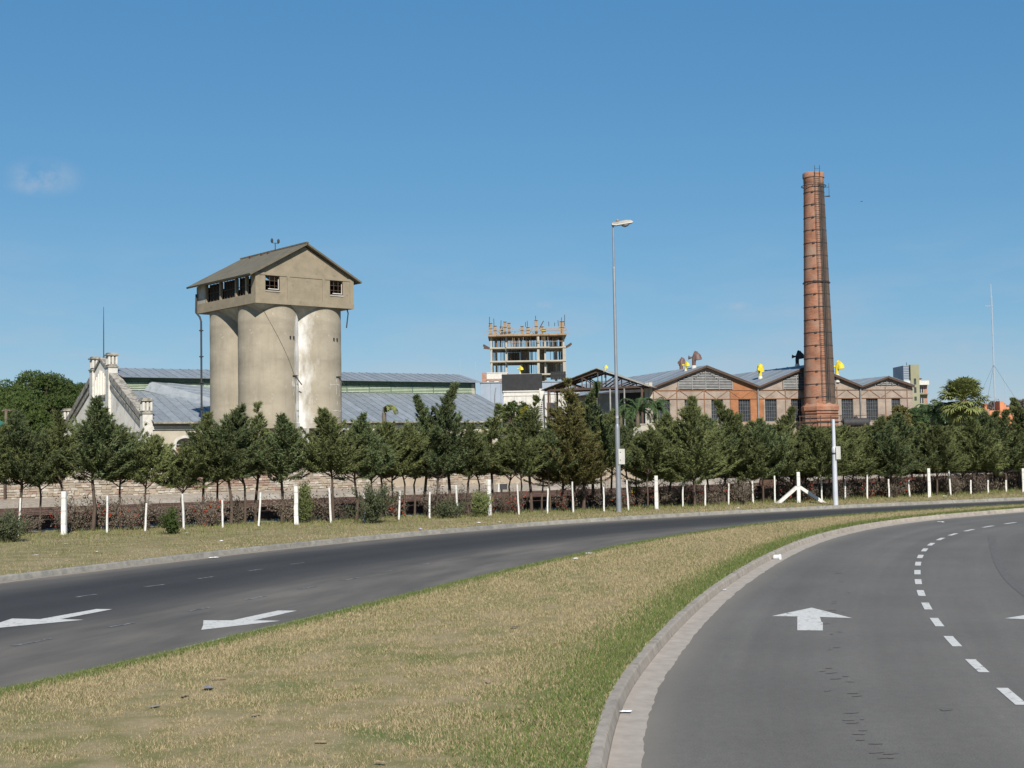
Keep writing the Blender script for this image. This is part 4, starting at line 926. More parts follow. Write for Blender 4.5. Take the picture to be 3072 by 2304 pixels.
# ------------------------------------------------------------------ timber truss canopy
cr = at(1934, 1151, 99); cl_ = at(1636, 1172, 103)
cl_.z = cr.z = (cr.z+cl_.z)/2
can = empty('truss_canopy', (cr.x, cr.y, 0)); tag(can, 'open timber roof canopy with dark trusses left of the brick factory', 'canopy')
vx = Vector((cl_.x-cr.x, cl_.y-cr.y, 0)); vd = Vector((.30, .954, 0))*2.6; ap = at(1796, 1110, 101); z0 = cr.z; za = ap.z
tpar = .46
P_ = lambda t, z, d=0.0: Vector((0, 0, 0))+vx*t+vd*d+Vector((0, 0, z))
for d_ in (0, .5, 1.0):
    tr = MB().bar(P_(0, z0-.1, d_), P_(1, z0-.1, d_), .1, .16).build('truss', M_woodd, can)
    MB().bar(P_(0, z0, d_), P_(tpar, za-.12, d_), .1, .14).build('rafter', M_woodd, tr); MB().bar(P_(1, z0, d_), P_(tpar, za-.12, d_), .1, .14).build('rafter', M_woodd, tr)
    for t in (.15, .3, tpar, .62, .78, .9):
        zt = z0+(za-z0)*(t/tpar if t < tpar else (1-t)/(1-tpar))-.1; MB().bar(P_(t, z0-.1, d_), P_(t, zt, d_), .07, .09).build('strut', M_woodd, tr)
    for t, t2 in ((tpar, .3), (tpar, .62), (.62, .78), (.3, .15)):
        zt = z0+(za-z0)*(t2/tpar if t2 < tpar else (1-t2)/(1-tpar))-.12; MB().bar(P_(t, z0-.08, d_), P_(t2, zt, d_), .06, .08).build('brace', M_woodd, tr)
n_ = 8
for i in range(n_):
    a, b = i/n_, (i+1)/n_
    for e0, e1 in ((-.05, tpar), (1.04, tpar)):
        ta, tb = e0+(e1-e0)*a, e0+(e1-e0)*b; zz = lambda t: z0+(za-z0)*(t/tpar if t < tpar else (1-t)/(1-tpar))+.05+.012*i
        q = [P_(ta, zz(ta), -.1), P_(tb, zz(tb), -.1), P_(tb, zz(tb), 1.05), P_(ta, zz(ta), 1.05)]
        if (q[1]-q[0]).cross(q[3]-q[0]).z < 0: q.reverse()
        MB().slab(q, .05).build('roof_sheet', M_conclt if e0 < 0 else M_slate, can)
for t in (.03, .97): 
    for d_ in (.02, .98): MB().bar(P_(t, 0, d_), P_(t, z0-.18, d_), .16, .16, up=(0, 1, 0)).build('post', M_woodd, can)
for t in (.2, .34): MB().bar(P_(t, 0, .0), P_(t, z0-.18, 0), .1, .1, up=(0, 1, 0)).build('post', M_tin, can)
for t0, t1, m_ in ((.04, .32, M_black), (.33, .55, M_tin), (.56, .66, M_black)):
    mb = MB(); mb.bar(P_(t0, (z0-.4)/2, 1.0), P_(t1, (z0-.4)/2, 1.0), .1, z0-.4); mb.build('back_panel', m_, can)
for t in (.70, .76, .82, .88, .93): MB().bar(P_(t, 3.5, -.02), P_(t+.02, z0-.15, -.02), .05, .05, up=(0, 1, 0)).build('lath', M_woodd, can)

# ------------------------------------------------------------------ white building with black roof box, wall behind, blue shed
WD = 126
wb = at(1512, 1262, WD); we = at(1627, 1262, WD)
wbd = empty('white_building', (wb.x, wb.y, 0)); tag(wbd, 'small white rendered building topped by a black box-shaped parapet', 'building')
zb0 = at(1560, 1172, WD).z; zb1 = at(1560, 1122, WD).z; ww = we.x-wb.x
MB().box(0, ww-.25, 0, 5, 0, zb0-.12).build('wall', M_white, wbd); MB().box(-.08, ww-.2, -.08, 5.1, zb0-.12, zb0-.0).build('cornice', M_white, wbd); MB().box(-.05, ww-.22, -.05, 5, zb0-.5, zb0-.42).build('string_course', M_white, wbd)
MB().box(ww-.24, ww+.2, -.15, 4, 0, zb0+.15).build('pier', M_white, wbd)
MB().box(-.15, ww+.05, .1, 5.2, zb0+.003, zb1).build('black_parapet', M_black, wbd)
for x in (1.0, 2.1): MB().box(x, x+.03, -.02, -.002, 3.0, zb0-.55).build('render_joint', M_tin, wbd)
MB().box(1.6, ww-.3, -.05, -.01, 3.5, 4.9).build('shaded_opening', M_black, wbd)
for x in (.3, 1.3): wv = MB().box(x, x+.7, -.03, -.003, 4.9, 5.9).build('window', M_tin, wbd); MB().box(x+.05, x+.65, -.04, -.031, 4.95, 5.85).build('pane', M_glassd, wv)
# white steps beside it
st0 = at(1618, 1285, 120); stp = empty('white_stair', (st0.x, st0.y, 0)); tag(stp, 'stack of thin white stair treads right of the small white building', 'stair')
zt0, zt1 = at(1628, 1285, 120).z, at(1628, 1203, 120).z
for i in range(17): z = zt0-.6+(zt1-zt0+.6)*i/16; MB().box(.0, .36+.0*i, .05*i, .3+.05*i, z-.035, z+.035).build('tread', M_white, stp)
MB().tube([(.0, .0, zt0-.6), (.0, .9, zt1)], .03, 6).build('stringer', M_white, stp); MB().tube([(.36, .0, zt0-.6), (.36, .9, zt1)], .03, 6).build('stringer', M_white, stp)
MB().box(.1, .26, .1, .3, -0.0, zt0-.6).build('post', M_white, stp)
q0 = at(1636, 1262, 122); q1 = at(1772, 1262, 122); zt = at(1700, 1182, 122).z
lwh = empty('white_annex', (q0.x, q0.y, 0)); tag(lwh, 'low white annex behind the timber canopy with a dark window', 'building')
MB().box(0, q1.x-q0.x, 0, 4, 0, zt).build('wall', M_white, lwh); MB().box(-.05, q1.x-q0.x+.05, -.06, 4.05, zt, zt+.12).build('cornice', M_white, lwh)
for x in (.15, 2.2): wv = MB().box(x, x+.85, -.03, -.003, zt-2.1, zt-.75).build('window', M_tin, lwh); MB().box(x+.05, x+.8, -.045, -.031, zt-2.05, zt-.8).build('pane', M_glassd, wv)
BD = 165
q0 = at(1443, 1250, BD); q1 = at(1716, 1250, BD); zt = at(1475, 1149, BD).z
bl = empty('blue_metal_shed', (q0.x, q0.y, 0)); tag(bl, 'plain blue-grey metal clad shed behind the white building', 'shed')
n_ = 9
for i in range(n_): x0, x1 = (q1.x-q0.x)*i/n_, (q1.x-q0.x)*(i+1)/n_; MB().box(x0+.01, x1-.01, 0, .2, 0, zt).build('wall_panel', M_bluew, bl)
MB().box(0, q1.x-q0.x, .2, 10, 0, zt-.1).build('body', M_bluew, bl); MB().box(-.1, q1.x-q0.x+.1, -.1, 10, zt, zt+.12).build('roof', M_zinc, bl)
MB().tube([(1.7, -.1, 2), (1.75, -.1, zt-1.6), (1.9, -.1, zt-.6)], .06, 6).build('pipe', M_tin, bl)
HD = 260
q0 = at(1446, 1147, HD); hs = empty('pale_house', (q0.x, q0.y, 0)); tag(hs, 'small pale house with pink side, left of the unfinished tower foot', 'house')
zz = lambda y: at(1460, y, HD).z
MB().box(0, .9, 0, 5, 0, zz(1118)).build('side_wall', M_brickrd, hs); MB().box(.92, 5, -.2, 5, 0, zz(1120)).build('wall', M_white, hs); MB().box(.9, 5.1, -.28, 5.1, zz(1120), zz(1118)).build('parapet', M_white, hs)
MB().box(.9, 5.02, -.3, -.21, zz(1142), zz(1137)).build('band', M_brickrd, hs)
for x in (1.3, 3.2): wv = MB().box(x, x+1.2, -.24, -.21, zz(1150), zz(1144)).build('window', M_white, hs); MB().box(x+.1, x+1.1, -.28, -.245, zz(1149.5), zz(1144.5)).build('pane', M_glassd, wv)

# ------------------------------------------------------------------ unfinished concrete tower
TD = 300
def tz(v): return at(1580, 900+.2712*v, TD).z
def tx(u): return at(1400+.2712*u, 1080, TD).x
ox = tx(265); tow = empty('unfinished_tower', (ox, TD, 0)); tag(tow, 'unfinished concrete tower with open floors, props and timber formwork on top', 'building')
X = lambda u: tx(u)-ox
M_tc = mat('tower_concrete', (.40, .365, .30), (.33, .30, .245), .5, .9, 6, c3=(.25, .22, .18), scale3=.8, mix3=(.55, .75))
DP = 12.0
for (va, vb_) in ((517, 534), (667, 684), (815, 832), (960, 978), (1105, 1122)):
    zt_, zb_ = tz(va), tz(vb_)
    MB().box(X(258), X(1100), 0, DP, zb_, zt_).build('floor_slab', M_tc, tow); MB().box(X(440), X(920), -1.3, -.005, zb_-.05, zt_-.12).build('balcony_slab', M_tc, tow)
colsu = (275, 325, 440, 610, 690, 870, 1000, 1075)
for lvl, (va, vb_) in enumerate(((400, 517), (540, 667), (690, 815), (840, 960), (985, 1105))):
    z1_, z0_ = tz(va)+.0, tz(vb_)
    for u in colsu:
        for d_ in ((.15, 5.5, 11.2) if u in (275, 440, 870, 1075) else (5.5, 11.2)):
            MB().box(X(u)-.2, X(u)+.2, d_, d_+.4, z0_, z1_).build('column', M_tc, tow)
    MB().box(X(780), X(806), -.9, -.3, z0_-.3, z1_-.1).build('front_pier', M_tc, tow)
    MB().box(X(455), X(590), 10.6, 10.9, z0_, z1_).build('back_wall', M_tc, tow) if lvl in (1, 3) else None
    MB().box(X(900), X(1060), 9.6, 9.9, z0_, z1_).build('back_wall', M_tc, tow) if lvl in (2, 4) else None
    if lvl: MB().box(X(612), X(700), 6.2, 8.5, z0_, z1_).build('core_wall', M_tc, tow); MB().box(X(808), X(888), 6.2, 6.6, z0_, z1_).build('core_wall', M_tc, tow); MB().box(X(1065), X(1100), 0.2, 1.2, z0_, z1_).build('corner_wall', M_tc, tow)
# top floor: props, formwork deck, upstands and rebar
z1_, z0_ = tz(400), tz(517); rg = random.Random(5)
for i in range(110):
    u = rg.uniform(285, 1080); d_ = rg.choice((-.9, .5, 3, 6, 9)) if 450 < u < 910 else rg.choice((.4, 3, 6, 9)); MB().tube([(X(u), d_, z0_-.1 if d_ < 0 else z0_), (X(u), d_, z1_)], .06, 5).build('prop', M_wood if d_ < 1 else M_rustd, tow)
for (va, vb_), cnt_ in (((534, 667), 48), ((684, 815), 26)):
    for i in range(cnt_): u = rg.uniform(285, 1080); d_ = rg.uniform(1, 11); MB().tube([(X(u), d_, tz(vb_)), (X(u), d_, tz(va))], .055, 5).build('prop', M_rustd, tow)
for i in range(9):
    a, b = X(240)+(X(1110)-X(240))*i/9, X(240)+(X(1110)-X(240))*(i+1)/9; MB().box(a, b-.03, -1.2+rg.uniform(-.4, .2), DP, z1_+.0, z1_+rg.uniform(.35, .5)).build('formwork_deck', M_wood, tow)
for v in (325, 350): MB().bar((X(235), -1.3, tz(v)), (X(1105), -1.2, tz(v+rg.uniform(-6, 6))), .12, .14).build('guard_rail', M_wood, tow)
MB().bar((X(440), -1.35, tz(470)), (X(1070), -1.3, tz(466)), .1, .12).build('guard_rail', M_wood, tow)
for u, vt in ((270, 240), (318, 258), (390, 280), (430, 235), (475, 250), (620, 268), (685, 290), (775, 225), (845, 275), (1070, 220)):
    d_ = rg.choice((-.6, 1.5, 4)) ; zt_ = tz(vt); w_ = .28 if u != 1070 else .45
    cf = MB().box(X(u)-w_, X(u)+w_, d_, d_+.5, z1_+.5, zt_).build('column_form', M_wood, tow)
    for q in range(3): z = z1_+.7+(zt_-z1_-.9)*q/2; MB().box(X(u)-w_-.15, X(u)+w_+.15, d_-.08, d_-.005, z, z+.12).build('clamp', M_rustd, cf)
    for s_ in (-1, 1): MB().bar((X(u)+s_*w_, d_+.2, zt_-.5), (X(u)+s_*1.5, d_+.2, z1_+.5), .09, .09).build('brace', M_wood, cf)
for u, vt in ((257, 175), (308, 195), (383, 215), (658, 240), (680, 225), (775, 172), (918, 238), (980, 250), (1022, 225), (1055, 195), (1092, 165)):
    MB().tube([(X(u), 1, tz(290)), (X(u)+rg.uniform(-.1, .1), 1, tz(vt))], .07, 5).build('rebar', M_blk, tow)
MB().bar((X(810), 0, tz(320)), (X(858), 0, tz(235)), .2, .2).build('hoist_arm', M_blk, tow)
MB().box(X(840), X(880), -1.0, -.4, tz(362), tz(332)).build('yellow_bin', M_yel, tow)
for u0, u1, v0, v1 in ((255, 185, 530, 490), (255, 190, 525, 520), (1100, 1165, 530, 488), (1100, 1150, 525, 505)): MB().bar((X(u0), .5, tz(v0)), (X(u1), .2, tz(v1)), .1, .5).build('catch_platform', M_woodd, tow)
nt_ = MB()
for i in range(6): nt_.slab([(X(925+28*i), -.6, tz(800)), (X(952+28*i), -.6, tz(798)), (X(952+28*i), -.4, tz(885)), (X(925+28*i), -.4, tz(888))], .03)
nt_.build('debris_net', M_black, tow)

# ------------------------------------------------------------------ apartment block far right
AD = 240
ax = lambda u: at(2450+.3316*u, 1150, AD).x
az = lambda v: at(2730, 1000+.3316*v, AD).z
oxa = ax(780); apt = empty('apartment_block', (oxa, AD, 0)); tag(apt, 'olive and white apartment block behind the right end of the factory', 'building')
XA = lambda u: ax(u)-oxa
MB().box(XA(835), XA(912), -1.2, 6, 0, az(287)).build('stair_tower', M_olive, apt); MB().box(XA(780), XA(834), -.6, 6, 0, az(292)).build('tower_side', M_bluew, apt)
MB().tube([(XA(818), 0, az(292)), (XA(818), 0, az(262))], .05, 5).build('aerial', M_blk, apt)
for v0, v1 in ((412, 465), (490, 540), (575, 610)): MB().box(XA(862), XA(882), -1.25, -1.21, az(v1), az(v0)).build('slit_window', M_glassd, apt)
for q in range(8): MB().box(XA(782), XA(833), -.66, -.61, az(300+q*16), az(297+q*16)).build('ladder_rung', M_blk, apt)
MB().box(XA(755), XA(836), -1.0, -.61, az(470), az(430)).build('parapet', M_white, apt); MB().box(XA(913), XA(1002), -1.0, 5, az(470), az(432)).build('parapet', M_white, apt)
MB().box(XA(915), XA(1000), 0, 5, 0, az(471)).build('wall', M_olive, apt); MB().box(XA(755), XA(779), 0, 5, 0, az(471)).build('wall', M_white, apt)
for v in (475, 570): wv = MB().box(XA(920), XA(966), -.08, -.005, az(v+68), az(v+10)).build('window', M_white, apt); MB().box(XA(925), XA(941), -.12, -.085, az(v+64), az(v+14)).build('pane', M_glassd, wv); MB().box(XA(946), XA(962), -.12, -.085, az(v+64), az(v+14)).build('pane', M_glassd, wv); MB().box(XA(970), XA(997), -.06, -.004, az(v+70), az(v+5)).build('brick_panel', M_brickrd, apt); MB().box(XA(905), XA(1002), -.9, -.01, az(v+80), az(v+73)).build('balcony_slab', M_olive, apt)
for u in (728, 952): MB().box(XA(u-10), XA(u+10), 1, 2, az(430), az(412)).build('vent', M_cream, apt); MB().box(XA(u-14), XA(u+14), .8, 2.2, az(412), az(405)).build('vent_cap', M_woodd, apt)

# ------------------------------------------------------------------ stepped terracotta house, masts, kiosk on the left
OD = 180
q0 = at(2968, 1235, OD); th_ = empty('terracotta_house', (q0.x, q0.y, 0)); tag(th_, 'orange terracotta house with stepped parapet at right behind trees', 'house')
zO = lambda y: at(3000, y, OD).z; xO = lambda x: at(x, 1230, OD).x-q0.x
MB().box(xO(2968), xO(3040), 0, 6, 0, zO(1231)).build('wall', M_terra, th_)
for x0, x1, y in ((3000, 3013, 1204), (3013.3, 3019, 1213), (3019.3, 3028, 1221)): MB().box(xO(x0), xO(x1), .0, 2, zO(1231), zO(y)).build('stepped_parapet', M_terra, th_)
MB().box(xO(2962), xO(2969), 1, 2, zO(1240), zO(1209)).build('chimney_stack', M_terra, th_); MB().box(xO(2955), xO(2967.5), 0, 3, 0, zO(1226)).build('side_wing', M_brickrd, th_)
def mast(px, ytop, ybot, D, r_, label, top_px=None, guys=True, arm=None):
    b = at(px, ybot, D); t = at(top_px or px, ytop, D); root = empty('radio_mast', (b.x, b.y, 0)); tag(root, label, 'mast', 'distant radio masts'); H = t.z; n_ = 12
    for s_ in range(3):
        a = 2*PI*s_/3+.3; c, s2 = math.cos(a)*r_, math.sin(a)*r_; MB().tube([(c, s2, 0), (c, s2, H*.93)], r_*.28, 4).build('leg', M_silver, root)
    for k in range(n_): z = H*.93*k/n_; MB().lathe([(r_*1.1, z), (r_*1.1, z+r_*.4)], 3, ph=.3).build('brace_ring', M_silver if k % 2 else M_tin, root)
    MB().tube([(0, 0, H*.93), (0, 0, H)], r_*.3, 5).build('whip', M_silver, root)
    if arm: MB().tube([(-arm[0], 0, arm[1]), (arm[0]*.2, 0, arm[1])], r_*.3, 4).build('cross_arm', M_silver, root)
    if guys:
        for a in (PI+.3, -.6, 1.6): MB().tube([(0, 0, H*.52), (math.cos(a)*H*.3, math.sin(a)*H*.3, 0)], .025, 3).build('guy_wire', M_blk, root)
mz = at(2975, 918, 300).z
mast(2985, 852, 1210, 300, .17, 'tall thin guyed lattice mast at far right above trees', None, True, (1.4, mz))
mast(3017, 1125, 1215, 420, .09, 'faint short mast right of the tall guyed mast', None, False)
mast(1382, 1075, 1200, 420, .06, 'faint thin mast between long shed and unfinished tower', None, False)
mast(1428, 1085, 1200, 420, .05, 'faint thin mast just left of the unfinished tower', None, False)
KD = 63
kq = at(10, 1500, KD); kio = empty('brick_kiosk', (kq.x, kq.y, 0)); tag(kio, 'red brick kiosk with green roof cut off by left picture edge', 'kiosk')
kz = at(10, 1322, KD).z
MB().box(-4, 0, 0, 3, 0, kz-.6).build('wall', M_brickrd, kio)
M_grn = mat('green_roof', (.03, .16, .11), (.05, .2, .14), 4, .6)
mb = MB(); mb.add([(-4.6, -.5, kz), (.42, -.5, kz), (.42, 3.5, kz), (-4.6, 3.5, kz), (-3.2, 1.5, kz+1.15), (-1.0, 1.5, kz+1.15)], [(0,1,5,4),(1,2,5),(2,3,4,5),(3,0,4),(0,3,2,1)]); mb.build('roof', M_grn, kio)
MB().box(-4.55, .38, -.46, 3.46, kz-.12, kz-.003).build('fascia', M_woodd, kio)
for x in (-3.9, .12): MB().box(x, x+.1, -.3, -.2, 0, kz-.12).build('post', M_woodd, kio)
pp = at(18, 1300, 96); up = empty('utility_pole', (pp.x, pp.y, 0)); tag(up, 'weathered wooden pole in front of round trees at left edge', 'pole')
zt = at(18, 1226, 96).z; MB().tube([(0, 0, 0), (0, 0, zt)], [.13, .10], 8).build('shaft', M_palmt, up); MB().bar((-.3, 0, zt-.12), (.45, 0, zt-.12), .08, .08).build('cross_arm', M_palmt, up)

# ================================================================== RAIL YARD
M_ball = mat('ballast_gravel', (.30, .255, .20), (.20, .17, .135), 6, .95, 9, bump=.8, bscale=14, coords='World', c3=(.38, .34, .28), scale3=.5, mix3=(.5, .7))
yb = offset(fl, 30.0); ya = offset(fl, 1.9)
yard = tag(upfaces(strip(ya, yb, .115, .115).build('rail_yard', M_ball)), kind='structure')
M_rail = mat('rusty_rail', (.105, .06, .045), (.07, .042, .034), 4, .7, rnd=.1)
M_sleep = mat('old_sleeper', (.095, .075, .06), (.06, .05, .042), 3, .95)
def track(off, label):
    root = tag(empty('railway_track', (0, 0, 0)), label, 'railway track', 'tracks of the rail yard'); c = offset(fl, off); c = c[(c[:, 0] > -55) & (c[:, 0] < 60)]
    for s_ in (-.75, .75):
        P = resample(offset(c, s_), 60); mb = MB()
        for a, b, z0, z1 in ((-.07, .07, .13, .155), (-.02, .02, .155, .25), (-.045, .045, .25, .29)):
            strip(offset(P, a), offset(P, a), z0, z1, mb); strip(offset(P, b), offset(P, b), z0, z1, mb); strip(offset(P, a), offset(P, b), z1, z1, mb)
        mb.build('rail', M_rail, root)
    mb = MB(); d = normals(c)
    for i in range(0, len(c)-1, 1):
        p = Vector((c[i][0], c[i][1], .15)); n_ = Vector((d[i][0], d[i][1], 0)); mb.bar(p-n_*1.25, p+n_*1.25, .24, .1)
    o = mb.build('sleepers', M_sleep, root); o['kind'] = 'stuff'
for off, nm in ((5.2, 'rusty railway track nearest to the fence, seen through the hedge'), (9.8, 'second rusty railway track from the fence'), (14.4, 'third rusty railway track from the fence'), (19.0, 'farthest rusty railway track, next to the rubble wall')): track(off, nm)
# old rails piled beside the near track: long brown bars
rg = random.Random(9)
for i, (off, z, nm) in enumerate(((3.4, .16, 'lowest long rusty rail lying behind the fence foot'), (3.55, .31, 'second rusty rail from bottom in the stack behind fence'), (3.75, .46, 'topmost rusty rail of the stack behind the fence'))):
    c = offset(fl, off); c = c[(c[:, 0] > -30) & (c[:, 0] < 26)]; P = resample(c, 40); mb = MB()
    for a, b, z0, z1 in ((-.07, .07, z, z+.03), (-.02, .02, z+.03, z+.10), (-.045, .045, z+.10, z+.14)):
        strip(offset(P, a), offset(P, a), z0, z1, mb); strip(offset(P, b), offset(P, b), z0, z1, mb); strip(offset(P, a), offset(P, b), z1, z1, mb)
    tag(mb.build('spare_rail', M_rail), nm, 'rail', 'spare rails behind the fence')

# ---- rubble wall behind the tracks
M_mort = mat('old_plaster', (.36, .295, .22), (.29, .235, .175), 1.2, .95, 9, c3=(.30, .235, .17), scale3=.5, mix3=(.5, .7), coords='World')
M_st = [mat('rubble_tan', (.36, .30, .23), (.29, .24, .185), 3, .95, rnd=.15), mat('rubble_brick', (.30, .205, .155), (.25, .17, .13), 3, .95, rnd=.15), mat('rubble_pale', (.45, .40, .33), (.36, .32, .265), 3, .95, rnd=.2)]
wl = offset(fl, 23.5); wl = wl[(wl[:, 0] > -42) & (wl[:, 0] < 34)]; WH = 1.75
rw = tag(empty('rubble_wall', (0, 0, 0)), 'long crumbling rubble and brick wall behind the railway tracks', 'wall')
core = MB(); wb_ = offset(wl, .5); strip(wl, wl, .1, WH+.1, core); strip(wb_, wb_, .1, WH+.1, core); strip(wl, wb_, WH+.1, WH+.1, core); core.build('wall_core', M_mort, rw)
s_len = np.r_[0, np.cumsum(np.linalg.norm(np.diff(wl, axis=0), axis=1))]; wn = normals(wl); rg = random.Random(21)
shapes = []
for q in range(9):
    mb = MB(); l_, h_ = rg.uniform(.2, .34), rg.uniform(.085, .115); j = lambda: rg.uniform(-.015, .015)
    v = [(-l_/2+j(), -.05+j(), -h_/2+j()), (l_/2+j(), -.05+j(), -h_/2+j()), (l_/2+j(), .05, -h_/2+j()), (-l_/2+j(), .05, -h_/2), (-l_/2+j(), -.05+j(), h_/2+j()), (l_/2+j(), -.05+j(), h_/2+j()), (l_/2, .05, h_/2), (-l_/2, .05, h_/2)]
    mb.add(v, [(0,3,2,1),(4,5,6,7),(0,1,5,4),(1,2,6,5),(2,3,7,6),(3,0,4,7)]); shapes.append(([mb.mesh('stone', m_) for m_ in M_st], l_, v, mb.f))
rest = [MB(), MB(), MB()]; cnt = 0; cand = []
for r_ in range(13):
    z = .22+r_*.125; s_ = rg.uniform(0, .2)
    while s_ < s_len[-1]-.3:
        k_ = rg.randrange(9); l_ = shapes[k_][1]; s_ += l_/2+.015; x, y = np.interp(s_, s_len, wl[:, 0]), np.interp(s_, s_len, wl[:, 1]); i = min(int(np.searchsorted(s_len, s_)), len(wl)-1)
        px_ = x/max(y, 1)*FPX+1536
        pl = (1150 < px_ < 2150 and r_ > 3 and math.sin(px_*.017)+math.sin(px_*.041+1)+rg.uniform(-.6, .6) > -.3)       # plaster still holds here
        if not pl and rg.random() < .9:
            mi = 1 if (560 < px_ < 800 and r_ > 5 and rg.random() < .8) else rg.choices((0, 1, 2), (5, .7, 3))[0]
            cand.append((x, y, z, math.atan2(-wn[i][0], wn[i][1]), k_, mi, px_))
        s_ += l_/2
cand.sort(key=lambda c: (abs(c[2]-.95), c[1])); 
vis = [c for c in cand if -60 < c[6] < 2300 and .6 < c[2] < 1.5]; rg.shuffle(vis); big = set(map(id, vis[:290]))
for c in cand:
    x, y, z, an, k_, mi, _ = c
    if id(c) in big:
        o = place('stone', shapes[k_][0][mi], rw, (x, y, z), an)
    else:
        ca, sa = math.cos(an), math.sin(an); rest[mi].add([(x+v[0]*ca-v[1]*sa, y+v[0]*sa+v[1]*ca, z+v[2]) for v in shapes[k_][2]], shapes[k_][3])
for m_, mb in zip(M_st, rest): o = mb.build('small_stones', m_, rw); o['kind'] = 'stuff'
# gravel heap along the foot of the wall
rgn = np.random.default_rng(3); mb = MB(); f0, f1, f2 = offset(fl, 21.2), offset(fl, 22.6), offset(fl, 23.6); strip(f0, f1, .115, .5, mb); strip(f1, f2, .5, .62, mb); tag(upfaces(mb.build('gravel_bank', M_ball)), kind='structure')

# ================================================================== STREET FURNITURE
lp = G(1857, 1537, ZV); lamp = empty('street_lamp', (lp.x, lp.y, ZV)); tag(lamp, 'tall grey stepped lamp post with a single cobra-head lantern', 'street lamp')
LD = lp.y; zq = lambda y: at(1845, y, LD).z-ZV
MB().lathe([(.125, -.1), (.125, .02), (.10, .04), (.092, zq(1288)), (.085, zq(1280)+.02), (.064, zq(1276)+.04)], 16).build('lower_pole', M_galv, lamp, smooth=True)
MB().lathe([(.063, zq(1280)), (.052, zq(808)), (.046, zq(803)), (.038, zq(800))], 14).build('middle_pole', M_galv, lamp, smooth=True)
MB().lathe([(.040, zq(806)), (.034, zq(665))], 12).build('upper_pole', M_galv, lamp, smooth=True)
for z in (zq(1253), zq(1249)): MB().lathe([(.062, z-.01), (.066, z), (.062, z+.012)], 14).build('white_band', M_white, lamp)
# lantern: flattened shell, rim, glass bowl
zl = zq(672); mb = MB(); sec = [(-.05, .05, .03, .05), (.02, .085, .0, .10), (.18, .11, -.0, .15), (.35, .13, .02, .17), (.52, .13, .05, .165), (.66, .10, .07, .13), (.73, .045, .085, .075)]
for x, hw, dz, ht in sec:
    for k in range(10): t = PI*k/9; mb.v.append((x, -hw*math.cos(t), dz+ht*math.sin(t)*.75+.02))
for i in range(len(sec)-1):
    for k in range(9): a = i*10+k; mb.f.append((a, a+1, a+11, a+10))
    mb.f.append((i*10, (i+1)*10, (i+1)*10+9, i*10+9))
mb.f.append(tuple(range(10))); mb.f.append(tuple(range(60, 70)))
M_shell = mat('lantern_shell', (.33, .32, .29), (.25, .24, .21), 8, .6, c3=(.28, .17, .10), scale3=9, mix3=(.58, .66)); M_bowl = mat('lantern_bowl', (.20, .20, .21), (.26, .26, .26), 3, .3, spec=.5)
hd = mb.build('lantern', M_shell, lamp, smooth=True); hd.location = (0, 0, zl-.04)
mb = MB(); mb.prism([(-.05, -.01), (.1, -.03), (.4, .015), (.7, .06), (.75, .085), (.74, .11), (.66, .10), (.4, .055), (.1, .01), (-.05, .035)], 1, -.13, .13); mb.build('rim', M_white, hd)
mb = MB()
for i, (x, r_) in enumerate(((.30, .02), (.36, .085), (.46, .125), (.56, .115), (.63, .06), (.66, .02))):
    for k in range(9): t = PI*k/8; mb.v.append((x, r_*1.0*math.cos(t), .01+.09*(x-.3)/.36-r_*1.1*math.sin(t)))
for i in range(5):
    for k in range(8): a = i*9+k; mb.f.append((a, a+1, a+10, a+9))
mb.build('glass_bowl', M_bowl, hd, smooth=True)
MB().lathe([(.05, 0), (.055, .05), (.03, .08)], 10).build('photocell', M_wood, hd).location = (.17, 0, .14)
mb = MB(); zp0, zp1 = zq(1393), zq(1347); mb.box(.10, .115, -.10, .28, zp0, zp1); pl = mb.build('sign_plate', M_white, lamp); pl.rotation_euler = (0, 0, rad(-42))
for z in (zp0+.14, zp1-.14): MB().box(.095, .12, -.03, .03, z, z+.03).build('clip', M_blk, pl)
MB().lathe([(.094, zq(1374)), (.102, zq(1374)+.01), (.102, zq(1374)+.03), (.094, zq(1374)+.04)], 16).build('strap', M_galv, lamp)
# short silver pole with plate
sp0 = G(2507, 1516, ZV); pol = empty('silver_pole', (sp0.x, sp0.y, ZV)); tag(pol, 'short silver-painted pole with white plate, right of the braced fence post', 'pole'); zq2 = lambda y: at(2507, y, sp0.y).z-ZV
MB().lathe([(.105, -.05), (.094, zq2(1400)), (.088, zq2(1358)), (.10, zq2(1355)), (.10, zq2(1345)), (.078, zq2(1340))], 18).build('lower_pole', M_silver, pol, smooth=True)
MB().lathe([(.077, zq2(1350)), (.062, zq2(1259)), (.05, zq2(1258))], 16).build('upper_pole', M_silver, pol, smooth=True)
MB().lathe([(.09, zq2(1363)), (.107, zq2(1362)), (.107, zq2(1359)), (.09, zq2(1358))], 18).build('strap', M_blk, pol)
mb = MB(); mb.box(.12, .135, -.10, .30, zq2(1378), zq2(1339)); pl = mb.build('sign_plate', M_white, pol); pl.rotation_euler = (0, 0, rad(-38)); MB().box(.06, .12, -.03, .03, zq2(1360), zq2(1357)).build('clip', M_blk, pl)

